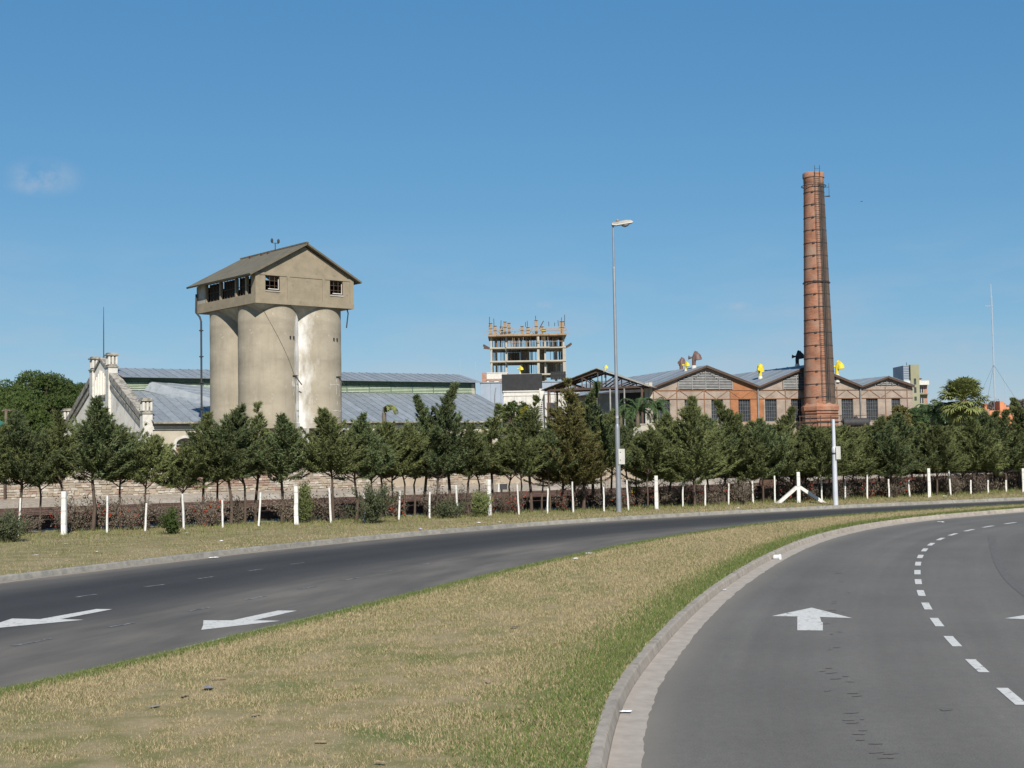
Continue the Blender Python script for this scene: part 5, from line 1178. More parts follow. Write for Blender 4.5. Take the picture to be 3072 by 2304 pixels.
# ---- fence posts. Landmarks along the row name every post, tree and shrub.
LM = [(-400, None), (192, 'thick post below turreted gable'), (889, 'thick post below silo'), (1469, 'thick post below unfinished tower'), (1857, 'grey lamp post'), (1970, 'thick post beside lamp post'), (2396, 'braced white post'), (2507, 'silver pole'), (2788, 'thick post right of silver pole')]
class Namer:
    def __init__(s): s.n = {}
    def __call__(s, x):
        i = max(k for k in range(len(LM)) if LM[k][0] <= x); c = s.n.get(i, 0); s.n[i] = c+1
        return f'{ORD[c]} from left picture edge' if LM[i][1] is None else f'{ORD[c]} right of {LM[i][1]}'
M_post = mat('whitewashed_concrete', (.64, .63, .60), (.52, .50, .46), 5, .9, 7, c3=(.36, .33, .29), scale3=5, mix3=(.62, .72), rnd=.05)
M_postg = mat('bare_grey_concrete', (.42, .40, .37), (.35, .33, .30), 5, .9)
def post(px, yt, yb, wpx, label, group, lean=0.0):
    b = G(px, yb, ZV); D = b.y; h = at(px, yt, D).z-ZV; w_ = wpx*D/FPX/2; root = empty('fence_post', (b.x, b.y, ZV), rad(random.Random(px).uniform(-12, 12))); root.rotation_euler[1] = lean; tag(root, label, 'fence post', group)
    rg = random.Random(px*7); mb = MB(); n_ = 6
    for k in range(n_+1):
        z = -.15+(h+.15)*k/n_; s_ = 1+rg.uniform(-.05, .05)-.12*k/n_; e = rg.uniform(-.006, .006)
        for sx_, sy_ in ((-1, -.8), (-.8, -1), (.8, -1), (1, -.8), (1, .8), (.8, 1), (-.8, 1), (-1, .8)): mb.v.append((sx_*w_*s_+e, sy_*w_*s_, z))
    for k in range(n_):
        for q in range(8): q2 = (q+1) % 8; mb.f.append((k*8+q, k*8+q2, k*8+8+q2, k*8+8+q))
    mb.f.append(tuple(n_*8+q for q in range(8))); mb.build('shaft', M_post, root)
    for k in range(3): z = h*(.25+.3*k); MB().box(-w_*1.04, w_*1.04, -w_*1.03, -w_*.8, z, z+.008).build('wire_tie', M_postg, root)
    return root, h, w_
thick = [(192, 1474, 1604, 15.5, 'thick white post below the turreted gable, with cypress trunk behind'), (889, 1459, 1575, 13, 'thick white square post below the concrete silo'), (1469, 1439, 1549, 11.5, 'thick knobbly white post below the unfinished tower'), (1970, 1427, 1529, 11.5, 'thick white post just right of the lamp post'), (2396, 1416, 1510, 11, 'thick white post with two slanting braces'), (2788, 1405, 1493, 9.5, 'thick white post right of the silver pole'), (3071, 1405, 1478, 8, 'thick white post at the right picture edge')]
for px, yt, yb, w_, lb in thick:
    root, h, wd = post(px, yt, yb, w_, lb, 'thick fence posts')
    if px == 2396:
        for s_ in (-1, 1): MB().bar((s_*wd*.8, 0, h*.52), (s_*(.95 if s_ < 0 else 1.1), -.1, -.05), .13, .13).build('brace', M_post, root)
thin = [(56,1494,1600),(321,1487,1586),(436,1509,1595),(552,1481,1577),(668,1500,1584),(776,1477,1568),(993,1463,1557),(1095,1480,1562),(1197,1472,1550),(1288,1475,1557),(1374,1454,1536),(1557,1453,1534),(1642,1465,1542),(1720,1445,1528),(1812,1461,1531),(1886,1439,1522),(2049,1436,1515),(2116,1452,1520),(2185,1450,1510),(2260,1444,1516),(2325,1427,1502),(2466,1419,1495),(2535,1437,1503),(2601,1417,1490),(2668,1437,1496),(2729,1438,1491),(2852,1411,1476),(2912,1440,1486),(2964,1440,1473),(3019,1440,1481)]
nm = Namer()
for px, yt, yb in thin:
    lean = {436: .05, 776: .07, 321: .02}.get(px, random.Random(px).uniform(-.045, .045)); post(px, yt, float(np.interp(px, fence_x, fence_y))+(1 if px < 2030 else -2), 5.6 if px < 1500 else 4.8, 'thin white fence stake, '+nm(px), 'thin fence stakes', lean)

# ---- litter
def rag(px, py, w_, h_, m, name, label, cat, z=ZV, seed=0, thick_=.01):
    if m is M_leaf: w_ *= .75; h_ *= .7
    rg = random.Random(px*3+py+seed); c = G(px, py, z); mb = MB(); n_ = 5
    for j in range(n_):
        for i in range(n_): mb.v.append(((i/(n_-1)-.5)*w_*rg.uniform(.8, 1.1), (j/(n_-1)-.5)*h_*rg.uniform(.8, 1.1), .012+abs(rg.gauss(0, .12))*min(w_, h_)*(.9 if 0 < i < 4 and 0 < j < 4 else .3)))
    for j in range(n_-1):
        for i in range(n_-1): a = j*n_+i; mb.f.append((a, a+1, a+n_+1, a+n_))
    o = mb.build(name, m); o.location = c; o.rotation_euler = (0, 0, rg.uniform(0, 6)); tag(o, label, cat, 'scraps of litter'); return o
M_paper = mat('litter_paper', (.78, .78, .77), (.68, .67, .66), 9, .8); M_blue = mat('blue_plastic', (.42, .45, .66), (.5, .52, .7), 9, .5); M_leaf = mat('dead_leaf', (.30, .215, .13), (.22, .155, .09), 9, .9); M_dkl = mat('dark_scrap', (.05, .04, .035), (.08, .06, .05), 9, .8)
rag(1878, 2138, .12, .07, M_paper, 'paper_scrap', 'white torn paper on the gutter near bottom centre', 'paper', .014)
rag(2174, 1771, .07, .05, M_blue, 'plastic_scrap', 'pale blue plastic scrap in the gutter of the curve', 'plastic', .014)
cup = empty('paper_cup', G(2331, 1672, .05)); cup.rotation_euler = (rad(90), 0, rad(62)); tag(cup, 'white paper cup lying on its side in the gutter', 'cup'); MB().lathe([(.045, -.07), (.052, -.065), (.065, .07), (.07, .075), (.06, .072), (.045, -.05)], 16).build('body', M_paper, cup, smooth=True); MB().lathe([(.066, .06), (.072, .065), (.072, .08), (.066, .082)], 16).build('lip', M_paper, cup)
for px, py, w_, h_, m_, n_, lb, c_ in ((1726, 1677, .12, .1, M_paper, 'paper_scrap', 'white crumpled scrap at left edge of the median lawn', 'paper'), (1766, 1661, .2, .08, M_paper, 'paper_scrap', 'flat white scrap at median edge right of the crumpled one', 'paper'), (1600, 1740, .09, .05, M_dkl, 'wrapper', 'small red-brown wrapper on the median lawn', 'wrapper'), (1545, 1883, .11, .05, M_dkl, 'dark_scrap', 'small dark scrap in the middle of the median lawn', 'scrap'), (1462, 2045, .13, .05, M_leaf, 'dead_leaf', 'pale dead leaf on the lawn below the small dark scrap', 'leaf'), (655, 2038, .22, .07, M_leaf, 'dead_leaf', 'long curled dead leaf on the lawn below the right arrow', 'leaf'), (553, 2088, .17, .06, M_leaf, 'dead_leaf', 'tan dead leaf left of the curled leaf on the lawn', 'leaf'), (624, 2065, .16, .1, M_tin, 'plastic_scrap', 'grey plastic scrap flattened on the lawn', 'plastic'), (464, 2122, .11, .05, M_tin, 'plastic_scrap', 'small grey scrap on the lawn at lower left', 'plastic'), (768, 2147, .13, .05, M_leaf, 'dead_leaf', 'orange tinged dead leaf on the lower left lawn', 'leaf'), (962, 2228, .14, .05, M_leaf, 'dead_leaf', 'dead leaf near the bottom edge of the lawn', 'leaf'), (1140, 2290, .14, .05, M_leaf, 'dead_leaf', 'dead leaf at the very bottom of the lawn', 'leaf'),
    (2822, 1567, .3, .1, M_paper, 'paper_scrap', 'white flat scrap on far roadside below the rightmost posts', 'paper'), (108, 1666, .16, .06, M_paper, 'paper_scrap', 'white scrap on the verge near the left edge', 'paper'), (290, 1656, .08, .06, M_paper, 'paper_scrap', 'tiny white scrap on the verge left of the middle scraps', 'paper'), (560, 1600, .12, .08, M_paper, 'paper_scrap', 'white scrap beside the weed on the verge', 'paper'), (664, 1624, .12, .1, M_paper, 'paper_scrap', 'white scrap on the verge below the silo left side', 'paper'), (1437, 1569, .16, .1, M_paper, 'paper_scrap', 'white scrap on the verge left of the knobbly post', 'paper'), (1500, 1567, .14, .1, M_paper, 'paper_scrap', 'white scrap on the verge right of the knobbly post', 'paper'), (1262, 1587, .14, .1, M_blue, 'plastic_scrap', 'pale blue scrap on the verge above the far kerb', 'plastic'), (198, 1632, .16, .08, M_blue, 'plastic_scrap', 'blue and white scrap on the verge below the thick left post', 'plastic'), (640, 1674, .26, .08, M_paper, 'paper_scrap', 'whitish scrap on the far road edge', 'paper'), (2834, 1489, .2, .1, M_paper, 'paper_scrap', 'white scrap on the verge at far right', 'paper'), (2213, 1525, .2, .08, M_paper, 'paper_scrap', 'white scrap on the verge left of the braced post', 'paper')):
    onroad = (px, py) in ((640, 1674), (2822, 1567)); rag(px, py, w_, h_, m_, n_, lb, c_, .008 if onroad else ZV+(.03 if py < 1700 and px < 2900 and not px in (1726, 1766) else .035))
# black point lever with white mark on the tracks
sg = G(1505, 1487, .115); sw = empty('point_indicator', sg); tag(sw, 'small black and white point indicator standing on the rail yard', 'rail signal')
MB().tube([(0, 0, 0), (0, 0, .35)], .05, 6).build('stand', M_blk, sw); MB().box(-.22, .3, -.06, .06, .32, .62).build('board', M_blk, sw); MB().box(-.2, -.1, -.075, -.062, .2, .62).build('white_mark', M_white, sw)
# yellow machine parts and wagon beyond the hedge
yb_ = G(1908, 1512, .115); ym_ = empty('yellow_marker', (yb_.x, yb_.y, .1)); tag(ym_, 'bright yellow painted marker showing through the hedge right of lamp post', 'marker')
MB().box(-.17, .17, -.05, .05, .3, .75).build('plate', M_yel, ym_); MB().box(-.05, .05, -.03, .03, 0, .3).build('stem', M_yel, ym_); MB().box(-.3, -.17, -.04, .04, .15, .4).build('lug', M_yel, ym_)
M_ora = mat('ochre_paint', (.50, .25, .03), (.38, .18, .03), 5, .7)
wg = at(2800, 1440, 74); wag = empty('ochre_wagon', (wg.x, wg.y, .1), rad(15)); tag(wag, 'ochre railway wagon hidden behind the hedge at right', 'wagon')
MB().box(-12, 9, 0, 2.4, .95, 1.75).build('body', M_ora, wag); MB().box(-12.1, 9.1, -.1, 2.5, .7, .94).build('underframe', M_dark, wag)
for x in (-10, -8.2, 5.2, 7):
    wv = MB(); wv.tube([(0, -.05, 0), (0, .1, 0)], .42, 16); wv = wv.build('wheel', M_rustd, wag); wv.location = (x, .1, .42)

# ================================================================== VEGETATION
M_bark = mat('brown_bark', (.105, .075, .055), (.065, .048, .038), 9, .95, stretch=(1, 1, .3))
M_cyp = mat('cypress_green', (.098, .116, .042), (.150, .166, .064), 2.2, .85, 4, (.35, .65), rnd=.22, spec=.15, transl=.10, c3=(.13, .115, .05), scale3=1.3, mix3=(.58, .78))
M_cypb = mat('cypress_blue_green', (.086, .112, .046), (.132, .156, .070), 2.2, .85, 4, (.35, .65), rnd=.2, spec=.15, transl=.10)
M_cyby = mat('cypress_bronze', (.115, .110, .038), (.155, .140, .052), 2.2, .85, 4, (.35, .65), rnd=.2, spec=.15, transl=.12, c3=(.13, .09, .04), scale3=1.6, mix3=(.55, .75))
M_dry = mat('dry_hedge_leaf', (.185, .152, .118), (.13, .108, .082), 3, .9, 4, rnd=.25, spec=.1, transl=.1, c3=(.10, .105, .05), scale3=2.0, mix3=(.56, .70))
M_berry = mat('red_berry', (.42, .045, .02), (.30, .05, .02), 8, .6)
M_leafg = mat('broadleaf_green', (.055, .085, .022), (.080, .11, .030), 1.0, .8, 4, (.35, .65), rnd=.2, spec=.2, transl=.2)
M_leafy = mat('yellow_green_leaf', (.20, .19, .02), (.27, .24, .03), 2.0, .8, 4, transl=.2)
M_palm = mat('palm_green', (.15, .175, .05), (.22, .235, .08), 1.2, .7, 4, spec=.3, transl=.2)
M_palmd = mat('palm_dark_green', (.042, .072, .024), (.06, .095, .032), 1.2, .7, 4, spec=.3, transl=.15)
M_palmt = mat('palm_trunk', (.16, .125, .09), (.10, .08, .06), 6, .95)

def conifer(seed, h=3.6, z0=1.7, R=1.05, nbr=115, slim=0.0):
    """cypress crown: tiers of upswept branches clothed in short sprays under a thin leader; returns triangles and trunk"""
    rg = np.random.default_rng(seed); T = []; wood = MB()
    bend = [(rg.normal()*.03, rg.normal()*.03) for _ in range(6)]; bend[0] = (0, 0)
    tp = [(bend[k][0]*k, bend[k][1]*k, -.1+(h-.1)*k/5) for k in range(6)]; r_ = .042*h/3.5
    wood.tube(tp, [r_*1.25, r_, r_*.85, r_*.6, r_*.35, r_*.1], 7)
    ax_ = lambda z: np.array([np.interp(z, [p[2] for p in tp], [p[0] for p in tp]), np.interp(z, [p[2] for p in tp], [p[1] for p in tp]), z])
    tiers = np.sort(rg.random(11))**1.15; ph = rg.uniform(0, 6.3, 3)
    for i in range(nbr):
        t = float(np.clip(tiers[rg.integers(0, 11)]+rg.normal()*.022, 0, 1)) if rg.random() < .62 else rg.random()
        if t > .6 and rg.random() < .6: t = .6+.4*rg.random()
        z = z0+t*(h-z0)*.96; az = rg.uniform(0, 2*PI)
        prof = (1-t)**(.98+.7*slim)*min(1, .66+t*2.4); lob = 1+.22*math.sin(2*az+ph[0]+t*3)+.16*math.sin(3*az+ph[1]-t*5)
        plume = rg.random() < .22; L = R*1.2*prof*lob*(rg.uniform(1.0, 1.32) if plume else rg.uniform(.6, 1.08))+.05+.08*rg.random(); el = rad(rg.uniform(-4, 26)+30*t)
        d0 = np.array([math.cos(az)*math.cos(el), math.sin(az)*math.cos(el), math.sin(el)]); p0 = ax_(z-.12*L)
        n_ = int(L*(58-16*slim)*(.62 if plume else 1))+5; s_ = rg.uniform(.15 if t < .6 else .05, 1, n_)**.75
        droop = -.12*L*np.sin(s_*PI) + .12*L*s_**2
        P = p0+d0*(L*s_)[:, None]; P[:, 2] += droop
        if i % 6 == 0: wood.tube([p0, p0+d0*L*.55+np.array([0, 0, -.03]), p0+d0*L*.9], [.014, .009, .004], 4, caps=False)
        sprd = (.016+.080*prof)*(1.25-.85*s_)[:, None]*(.7 if plume else 1)
        for _ in range(4):
            Q = P+rg.normal(size=(n_, 3))*sprd*np.array([1, 1, .6]); D = unit(d0*1.0+rg.normal(size=(n_, 3))*.5+np.array([0, 0, .22]))
            T.append(leaves(Q, D, rg.uniform(.06, .16, n_), rg.uniform(.020, .040, n_), rg))
    z = np.linspace(h-.7, h-.03, 34); P = np.array([ax_(q) for q in z])
    for _ in range(2): T.append(leaves(P+rg.normal(size=P.shape)*.012, unit(rg.normal(size=P.shape)*.45+np.array([0, 0, 1.0])), rg.uniform(.05, .11, len(P))*np.linspace(1.2, .6, len(P)), .02, rg))
    for k in range(6):   # bare lower limbs
        az = rg.uniform(0, 2*PI); zb = z0-.42+rg.random()*.4; p0 = ax_(zb); L = R*rg.uniform(.4, .75)
        wood.tube([p0, p0+np.array([math.cos(az)*L*.5, math.sin(az)*L*.5, .22]), p0+np.array([math.cos(az)*L, math.sin(az)*L, .55])], [.02, .014, .006], 5, caps=False)
    return np.concatenate(T), wood
PROTO = []           # (crown, trunk, height, look, set)
SPEC = [(2.9, 1.62, 1.05, 170, .0, M_cyp, 'short bushy dark cypress', 0), (3.25, 1.74, 1.15, 190, .1, M_cyp, 'dense dark green cypress', 0), (3.25, 1.70, 1.0, 150, .6, M_cypb, 'loose green cypress', 0), (3.65, 1.80, 1.2, 205, .35, M_cyp, 'full dark cypress with pointed top', 0), (3.65, 1.78, 1.0, 150, .9, M_cyp, 'slim feathery open-topped cypress', 0), (4.1, 1.80, 1.25, 225, .5, M_cypb, 'tall pointed cypress', 0), (4.1, 1.78, 1.05, 165, 1.0, M_cyp, 'tall feathery thin-topped cypress', 0), (4.8, 1.70, 1.4, 270, .55, M_cypb, 'tall broad cypress with spire', 0), (5.0, 1.5, 1.35, 260, .45, M_cyby, 'bronze-tinged tall cypress', 2),
        (3.0, 1.25, 1.3, 240, .0, M_cyp, 'low-branched bushy cypress', 1), (3.5, 1.25, 1.4, 270, .15, M_cypb, 'wide low-branched dark cypress', 1), (3.5, 1.25, 1.3, 250, .3, M_cyp, 'dense low-branched cypress', 1), (4.2, 1.25, 1.45, 300, .4, M_cyp, 'tall low-branched cypress with spire', 1), (4.9, 1.3, 1.5, 330, .5, M_cypb, 'very tall broad cypress', 1)]
for i, (h, z0, R, nb, slim, m_, look, st) in enumerate(SPEC):
    T, wd = conifer(100+i, h, z0, R, nb, slim); PROTO.append((tri_mesh('crown', T, m_), wd.mesh('trunk', M_bark, True), h, look, st))
trees = [(-35,1240,0),(65,1221,0),(120,1290,0),(186,1231,0),(278,1185,0),(362,1279,0),(443,1312,0),(545,1348,0),(611,1236,0),(650,1285,0),(693,1207,0),(735,1262,0),(767,1204,0),(845,1237,0),(1000,1226,0),(1069,1233,0),(1110,1290,0),(1144,1268,0),(1180,1300,0),(1214,1275,0),(1244,1285,0),(1276,1183,0),(1312,1285,0),(1347,1145,0),(1406,1270,0),(1440,1300,0),(1479,1208,0),(1530,1320,0),(1560,1310,0),(1595,1183,0),(1625,1300,0),(1650,1270,0),(1690,1250,2),(1718,1132,2),(1750,1225,2),(1778,1142,0),(1805,1250,0),(1832,1230,0),(1860,1280,0),(1886,1265,0),(1915,1300,0),(1943,1297,0),(1975,1300,1),(2010,1242,1),(2045,1262,1),(2083,1187,1),(2125,1245,1),(2173,1199,1),(2215,1240,1),(2255,1262,1),(2290,1255,1),(2335,1275,1),(2376,1219,1),(2418,1275,1),(2456,1283,1),(2490,1285,1),(2530,1280,1),(2560,1285,1),(2600,1282,1),(2640,1247,1),(2675,1275,1),(2705,1240,1),(2740,1275,1),(2775,1265,1),(2811,1280,1),(2850,1280,1),(2890,1284,1),(2930,1248,1),(2960,1236,1),(2987,1232,1),(3020,1228,1),(3057,1192,1),(3095,1235,1)]
nm = Namer(); rg = random.Random(31)
for x, yt, st in sorted(trees):
    b = fbase(x, rg.uniform(-10, -2)); H = (at(x, yt, b.y).z-ZV)
    c_ = sorted([p for p in PROTO if p[4] == st], key=lambda p: abs(p[2]-H)); c_ = [p for p in c_ if abs(p[2]-H) <= abs(c_[0][2]-H)+.12]; me_c, me_t, h, look, _ = rg.choice(c_)
    s_ = H/h; root = empty('cypress_tree', b, rg.uniform(0, 6.28)); wsc = rg.uniform(.92, 1.12); root.scale = (s_**.4*wsc, s_**.4*wsc, s_)
    tag(root, f'{look}, {nm(x)}', 'cypress tree', 'row of cypress trees along the fence')
    place('crown', me_c, root); place('trunk', me_t, root)

# ---- hedge shrubs, brown with red berries
def shrub(seed, w_=.75, h=1.15, n=1500, leaf=.062, up=.5):
    rg = np.random.default_rng(seed); T = []; wood = MB(); ends = []
    for i in range(26):
        az = rg.uniform(0, 2*PI); sp = rg.random()**.7; hh = h*rg.uniform(.45, 1.0); e = np.array([math.cos(az)*sp*w_, math.sin(az)*sp*w_*.75, hh*(1-.3*sp)])
        m_ = e*np.array([.35, .35, .55]); wood.tube([(m_[0]*.1, m_[1]*.1, -.05), tuple(m_), tuple(e)], [.012, .008, .003], 4, caps=False)
        k = n//26; s_ = rg.uniform(.25, 1.05, k); P = np.where((s_ < .55)[:, None], m_*(s_/.55)[:, None], m_+(e-m_)*((s_-.55)/.45)[:, None]); P = P+rg.normal(size=P.shape)*.075; P[:, 2] = np.maximum(P[:, 2], .03)
        D = unit(rg.normal(size=P.shape)+np.array([0, 0, up])+e*.4); T.append(leaves(P, D, leaf*rg.uniform(.7, 1.6, k), leaf*rg.uniform(.3, .6, k), rg)); ends.append(P[:6])
    return np.concatenate(T), wood, np.concatenate(ends)
SHR = []
for i, (w_, h, n) in enumerate(((.75, 1.0, 1300), (.85, 1.25, 1700), (.6, .85, 800), (.8, 1.1, 1500))):
    T, wd, E_ = shrub(300+i, w_, h, n); rgn = np.random.default_rng(i); bt = MB()
    for p in E_[rgn.permutation(len(E_))[:26]]:
        for _ in range(3): q = p+rgn.normal(size=3)*.03; r_ = .024; bt.add([q+np.array(d)*r_ for d in ((1,0,0),(-1,0,0),(0,1,0),(0,-1,0),(0,0,1),(0,0,-1))], [(0,2,4),(2,1,4),(1,3,4),(3,0,4),(2,0,5),(1,2,5),(3,1,5),(0,3,5)])
    SHR.append((tri_mesh('foliage', T, M_dry), wd.mesh('twigs', M_bark), bt.mesh('berries', M_berry), h))
rg = random.Random(77); xs_ = []; x = -30
while x < 3110: xs_.append(x); x += rg.uniform(34, 72) if x < 2000 else (rg.uniform(24, 50) if x < 2350 else rg.uniform(15, 32))
gaps = [(1220, 1270), (745, 870), (1480, 1500), (1570, 1640), (90, 130)]
nm = Namer()
for x in xs_:
    if any(a < x < b for a, b in gaps): continue
    k_ = rg.randrange(4); f_, t_, be_, h = SHR[k_]; b = fbase(x, rg.uniform(-9, -4) if x < 2030 else rg.uniform(-9, -2.2)); hh = rg.uniform(.7, 1.3)*(1.0 if x < 2350 else 1.1); s_ = hh/h
    root = empty('hedge_shrub', b, rg.uniform(0, 6.28)); root.scale = (s_*rg.uniform(.85, 1.2), s_*rg.uniform(.8, 1.1), s_); red = rg.random() < .42
    tag(root, f'{"sparse" if h < .9 else "dry"} brown hedge shrub {"with red berries, " if red else "of withered leaves, "}{nm(x)}', 'shrub', 'dry hedge shrubs along the fence')
    o = place('foliage', f_, root); place('twigs', t_, root)
    if red: o = place('berries', be_, root); o['kind'] = 'stuff'
# green bushes in front of the hedge
def bush(px, py, wm, hm, m_, seed, label, n=4200, leaf=.075, name='green_bush', dy=0):
    T, wd, _ = shrub(seed, wm/2, hm, n, leaf, .8); b = G(px, py, ZV); root = empty(name, (b.x, b.y+dy, ZV)); tag(root, label, 'bush'); place('foliage', tri_mesh('foliage', T, m_), root); wd.build('twigs', M_bark, root)
M_jun = mat('juniper_bush', (.060, .075, .034), (.09, .10, .05), 3, .9, 4, transl=.1, c3=(.11, .085, .055), scale3=3, mix3=(.55, .7))
bush(20, 1628, 1.5, 1.0, M_jun, 501, 'low green bush cut off by the left picture edge')
bush(1118, 1572, 1.95, 1.55, M_jun, 502, 'broad green juniper bush in front of the hedge below the silo', 6500)
bush(1345, 1556, 1.2, .75, M_jun, 503, 'small green bush left of the knobbly white post')
bush(915, 1570, .75, 1.45, M_cyp, 504, 'narrow dark green shrub with red leaves beside the silo post')
bush(515, 1604, .6, .8, M_leafg, 505, 'yellowish green weed on the verge below the shed', 1200, .09, 'weed_clump')
bush(1440, 1552, .8, 1.0, M_cyp, 506, 'dark green shrub just left of the knobbly white post')
bush(1420, 1240, .8, 1.0, M_leafg, 507, 'x', 10) if False else None

# ---- broadleaf trees
def broad_tree(px, ytop, D, Rm, label, seed, m_=M_leafg, n=24000, leaf=.22, hk=.62, name='broadleaf_tree', trunk_h=.42):
    top = at(px, ytop, D); H = top.z; rg = np.random.default_rng(seed); root = empty(name, (top.x, top.y, 0)); tag(root, label, 'tree'); T = []; wood = MB()
    wood.tube([(0, 0, -.1), (.05, 0, H*trunk_h*.6), (0, .05, H*trunk_h)], [.05*H*.6, .04*H*.6, .03*H*.6], 9)
    cz = H*(1-hk/2); nc = 70; cl = []
    for i in range(nc):
        d = unit(rg.normal(size=3)); d[2] = abs(d[2])*1.0 if rg.random() < .75 else d[2]; r_ = rg.uniform(.55, 1.0)**.6; c = np.array([d[0]*Rm*r_, d[1]*Rm*r_, cz-H*hk*.12+d[2]*H*hk*.5*r_]); cl.append(c)
        if i % 4 == 0: wood.tube([(0, 0, H*trunk_h*.95), tuple(c*np.array([.5, .5, 0])+np.array([0, 0, (c[2]+H*trunk_h)/2])), tuple(c)], [.018*H, .010*H, .004*H], 5, caps=False)
    k = n//nc
    for c in cl:
        rr_ = Rm*rg.uniform(.2, .36); d = unit(rg.normal(size=(k, 3))); d[:, 2] = np.where(d[:, 2] < -.2, -d[:, 2], d[:, 2]); P = c+d*(rr_*rg.uniform(.55, 1.05, k)**.6)[:, None]*np.array([1, 1, .75]); P = P[P[:, 2] < H]
        T.append(leaves(P, unit(d[:len(P)]*.5+rg.normal(size=P.shape)*.8), leaf*rg.uniform(.7, 1.3, len(P)), leaf*.6*rg.uniform(.7, 1.3, len(P)), rg))
    place('crown', tri_mesh('crown', np.concatenate(T), m_), root); wood.build('trunk', M_bark, root)
broad_tree(-30, 1140, 118, 4.4, 'large round tree at the left picture edge behind kiosk', 11)
broad_tree(120, 1112, 135, 4.6, 'big round crowned tree left of the turreted gable', 12, n=30000)
broad_tree(205, 1135, 140, 3.2, 'rounded tree partly hidden by the left gable turret', 13)
broad_tree(60, 1180, 112, 2.6, 'smaller leafy tree in front of the big round trees', 14, hk=.75)
broad_tree(1395, 1195, 135, .6, 'small leafy shrub at right end of shed roof', 15, n=2500, leaf=.16, hk=.5) if False else None
broad_tree(1537, 1195, 116, .75, 'slender leafy shrub tree in front of the small white building', 16, n=2600, leaf=.16, hk=.4, name='shrub_tree', trunk_h=.7)
broad_tree(1572, 1196, 116, .65, 'second leafy shrub tree against the small white building', 17, n=2400, leaf=.16, hk=.4, name='shrub_tree', trunk_h=.7)
broad_tree(1578, 1212, 114, .5, 'bright yellow-green shrub before the small white building', 18, M_leafy, 2600, .14, .35, 'yellow_shrub', .75)
broad_tree(1512, 1200, 116, .4, 'narrow green shrub between shed roof and white building', 19, n=1400, leaf=.15, hk=.4, name='shrub_tree', trunk_h=.7)
broad_tree(2735, 1205, 100, 1.5, 'dark leafy tree at the right end of the factory', 20, M_palmd, 9000, .2, .7)
broad_tree(2800, 1190, 150, 1.7, 'pale distant tree between apartment block and fan palm', 21, M_cypb, 5000, .22, .6)
broad_tree(2695, 1205, 99, .9, 'olive green tree in front of the last factory window', 22, M_cyby, 5200, .2, .6)
broad_tree(2872, 1212, 125, 2.0, 'dark leafy tree standing behind the fan palm', 23, M_palmd, 8000, .22, .7)
M_far = mat('far_tree_brown', (.13, .10, .085), (.09, .08, .06), 2, .9)
for i, (px, yt) in enumerate(((2985, 1198), (3040, 1205), (2955, 1212), (3068, 1190), (2925, 1215))): broad_tree(px, yt, 330, 3.2, 'hazy brownish tree on the skyline, '+ORD[i]+' of the far right group', 40+i, M_far, 1500, .5, .5)

# ---- palms
def fan_palm(px, ytop, D, Rm, label, seed, m_=M_palm):
    top = at(px, ytop, D); H = top.z-Rm*.85; rg = np.random.default_rng(seed); root = empty('fan_palm', (top.x, top.y, 0)); tag(root, label, 'palm tree')
    tr = MB(); tr.tube([(0, 0, -.1), (.05, 0, H*.5), (0, 0, H)], [.28, .24, .26], 12); tr.build('trunk', M_palmt, root)
    for i in range(64):
        az = rg.uniform(0, 2*PI); el = rad(rg.uniform(-62, 85)); L = Rm*rg.uniform(.45, .64); d = np.array([math.cos(az)*math.cos(el), math.sin(az)*math.cos(el), math.sin(el)]); c = np.array([0, 0, H])+d*L
        c[2] -= .12*L*math.cos(el); side = unit(np.cross(d, [0, 0, 1.0])+1e-6); upv = np.cross(side, d); T = []; n_ = 22; r_ = Rm*rg.uniform(.40, .5)
        stem = MB(); stem.tube([(0, 0, H-.1), tuple(c)], [.03, .018], 4); 
        for k in range(n_):
            a = rad(-125+250*k/(n_-1)); dd = d*math.cos(a)+side*math.sin(a); dd = unit(dd+upv*rg.normal()*.08); w2 = np.cross(dd, upv)*r_*.075; m2 = c+dd*r_*.6; tip = c+dd*r_*rg.uniform(.92, 1.05)+np.array([0, 0, -r_*rg.uniform(.08, .3)])
            T += [[c, m2-w2, m2+w2], [m2-w2, tip, m2+w2]]
        me = tri_mesh('leaf_blade', np.array(T), m_); lf = place('leaf', me, root); stem.build('leaf_stalk', m_, lf)
    sk = []
    for i in range(60):
        az = rg.uniform(0, 2*PI); p = np.array([math.cos(az)*.26, math.sin(az)*.26, H-.1-rg.random()*.3]); q = p+np.array([math.cos(az)*.3, math.sin(az)*.3, -rg.uniform(.5, 1.1)]); w2 = np.array([-math.sin(az), math.cos(az), 0])*.07; sk.append([p-w2, p+w2, q])
    o = place('dead_skirt', tri_mesh('dead_skirt', np.array(sk), M_wood), root); o['kind'] = 'stuff'
fan_palm(2888, 1126, 92, 1.95, 'tall fan palm with yellow-green leaves at right behind cypresses', 5)
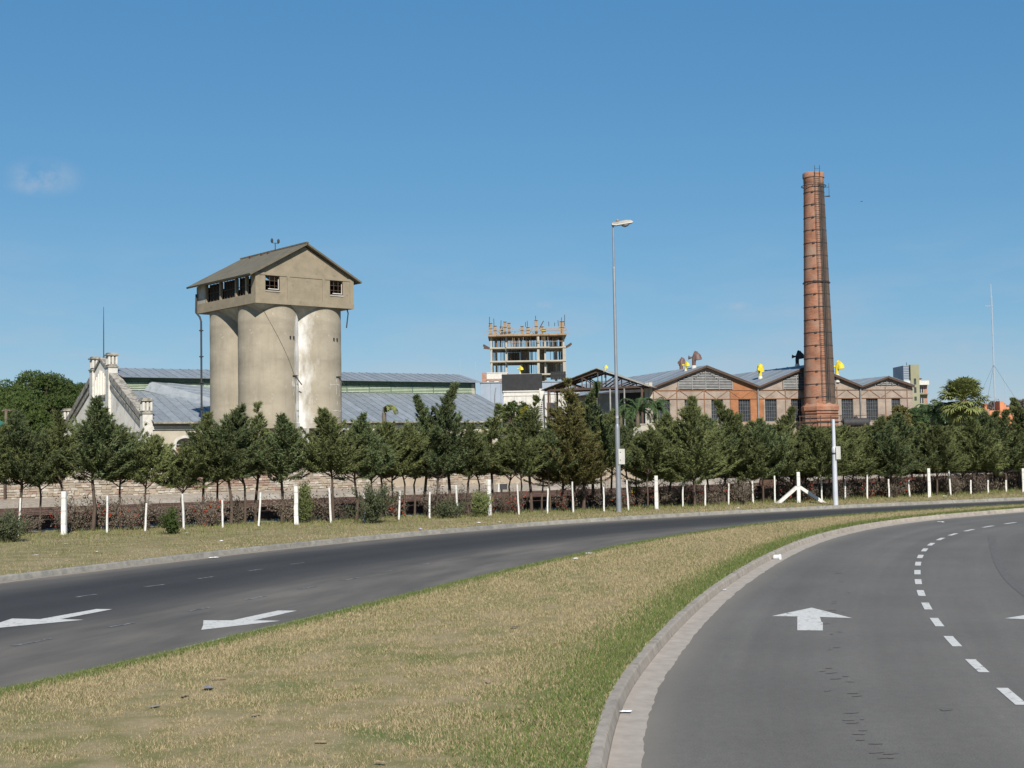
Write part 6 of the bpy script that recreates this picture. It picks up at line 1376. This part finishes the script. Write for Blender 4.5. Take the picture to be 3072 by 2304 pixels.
def feather_palm(px, yc, D, Rm, label, seed, m_=M_palmd, nf=22, spread=1.0, dirs=None, elr=(-5, 75)):
    c0 = at(px, yc, D); H = c0.z; rg = np.random.default_rng(seed); root = empty('feather_palm', (c0.x, c0.y, 0)); tag(root, label, 'palm tree')
    tr = MB(); tr.tube([(0, 0, -.1), (.03, 0, H*.5), (0, 0, H)], [.17, .13, .12], 10); tr.build('trunk', M_palmt, root)
    for i in range(nf):
        az = rg.uniform(0, 2*PI) if dirs is None else rg.normal(dirs, .5); el = rad(rg.uniform(*elr)); L = Rm*rg.uniform(.8, 1.15); T = []; P = []; st = MB()
        for k in range(15):
            s_ = k/14; e2 = el-s_*s_*rad(110)*spread; p = np.array([0, 0, H]) if not P else P[-1]+np.array([math.cos(az)*math.cos(e2), math.sin(az)*math.cos(e2), math.sin(e2)])*L/14; P.append(p)
        st.tube([tuple(p) for p in P], [.022-.0012*k for k in range(15)], 4, caps=False)
        side = np.array([-math.sin(az), math.cos(az), 0])
        for k in range(2, 15):
            for q in (0, .5):
                p = P[k]*(1-q)+P[k-1]*q
                for s2 in (-1, 1):
                    l_ = L*.24*(1-.55*abs(k/14-.45)); d = unit(side*s2*.8+(P[k]-P[k-1])/(L/14)*.5+np.array([0, 0, -.45+rg.normal()*.2])); w2 = unit(P[k]-P[k-1])*.03; T.append([p-w2, p+w2, p+d*l_])
        lf = place('frond', tri_mesh('frond', np.array(T), m_), root); st.build('frond_stem', m_, lf)
feather_palm(1912, 1232, 88, 1.7, 'feathery palm in front of the left end of brick factory', 6, nf=28)
feather_palm(1965, 1225, 90, 1.4, 'second feathery palm before the leftmost factory window', 7, nf=22)
feather_palm(1862, 1245, 92, 1.2, 'dark feathery palm behind the lamp post', 8, nf=18)
feather_palm(2795, 1240, 94, 1.5, 'dark feathery palm right of the factory end wall', 9, nf=22)
feather_palm(1152, 1238, 74, 1.0, 'small drooping palm before the shed roof right of silo', 10, M_palm, 11, 1.35, 0.0, (45, 80))
feather_palm(2320, 1262, 90, 1.0, 'x', 11) if False else None

# ---- a block and a low wall below the left palms
q0 = at(1912, 1345, 84); bw_ = empty('beige_wall_block', (q0.x, q0.y, 0)); tag(bw_, 'beige wall block with grey pillar below the feathery palms', 'wall')
zt = at(1930, 1274, 84).z; MB().box(.25, 1.55, 0, .6, 0, zt).build('wall', M_cream, bw_); MB().box(-.3, .24, -.1, .5, 0, zt-.15).build('pillar', M_conclt, bw_); MB().box(.2, 1.6, -.05, .65, zt, zt+.06).build('coping', M_cream, bw_)
# ---- a bird, high right
bq = at(2585, 605, 190); brd = empty('bird', bq, rad(30)); tag(brd, 'tiny dark bird flying right of the brick chimney', 'bird'); M_bird = mat('bird_feathers', (.07, .06, .055), (.11, .1, .09), 20, .8)
mb = MB(); mb.tube([(-.16, 0, -.01), (-.08, 0, 0), (0, 0, .01), (.08, 0, .02), (.13, 0, .035), (.17, 0, .03)], [.012, .03, .042, .034, .026, .006], 8); mb.build('body', M_bird, brd, smooth=True)
for s_ in (-1, 1): MB().slab([(.05, s_*.03, .02), (-.05, s_*.03, .02), (-.06, s_*.16, .10), (.02, s_*.17, .10)], .01).slab([(.02, s_*.17, .10), (-.06, s_*.16, .10), (-.07, s_*.30, .05), (-.02, s_*.30, .05)], .008).build('wing', M_bird, brd)
MB().slab([(-.13, -.02, 0), (-.13, .02, 0), (-.24, .045, -.01), (-.24, -.045, -.01)], .006).build('tail', M_bird, brd)
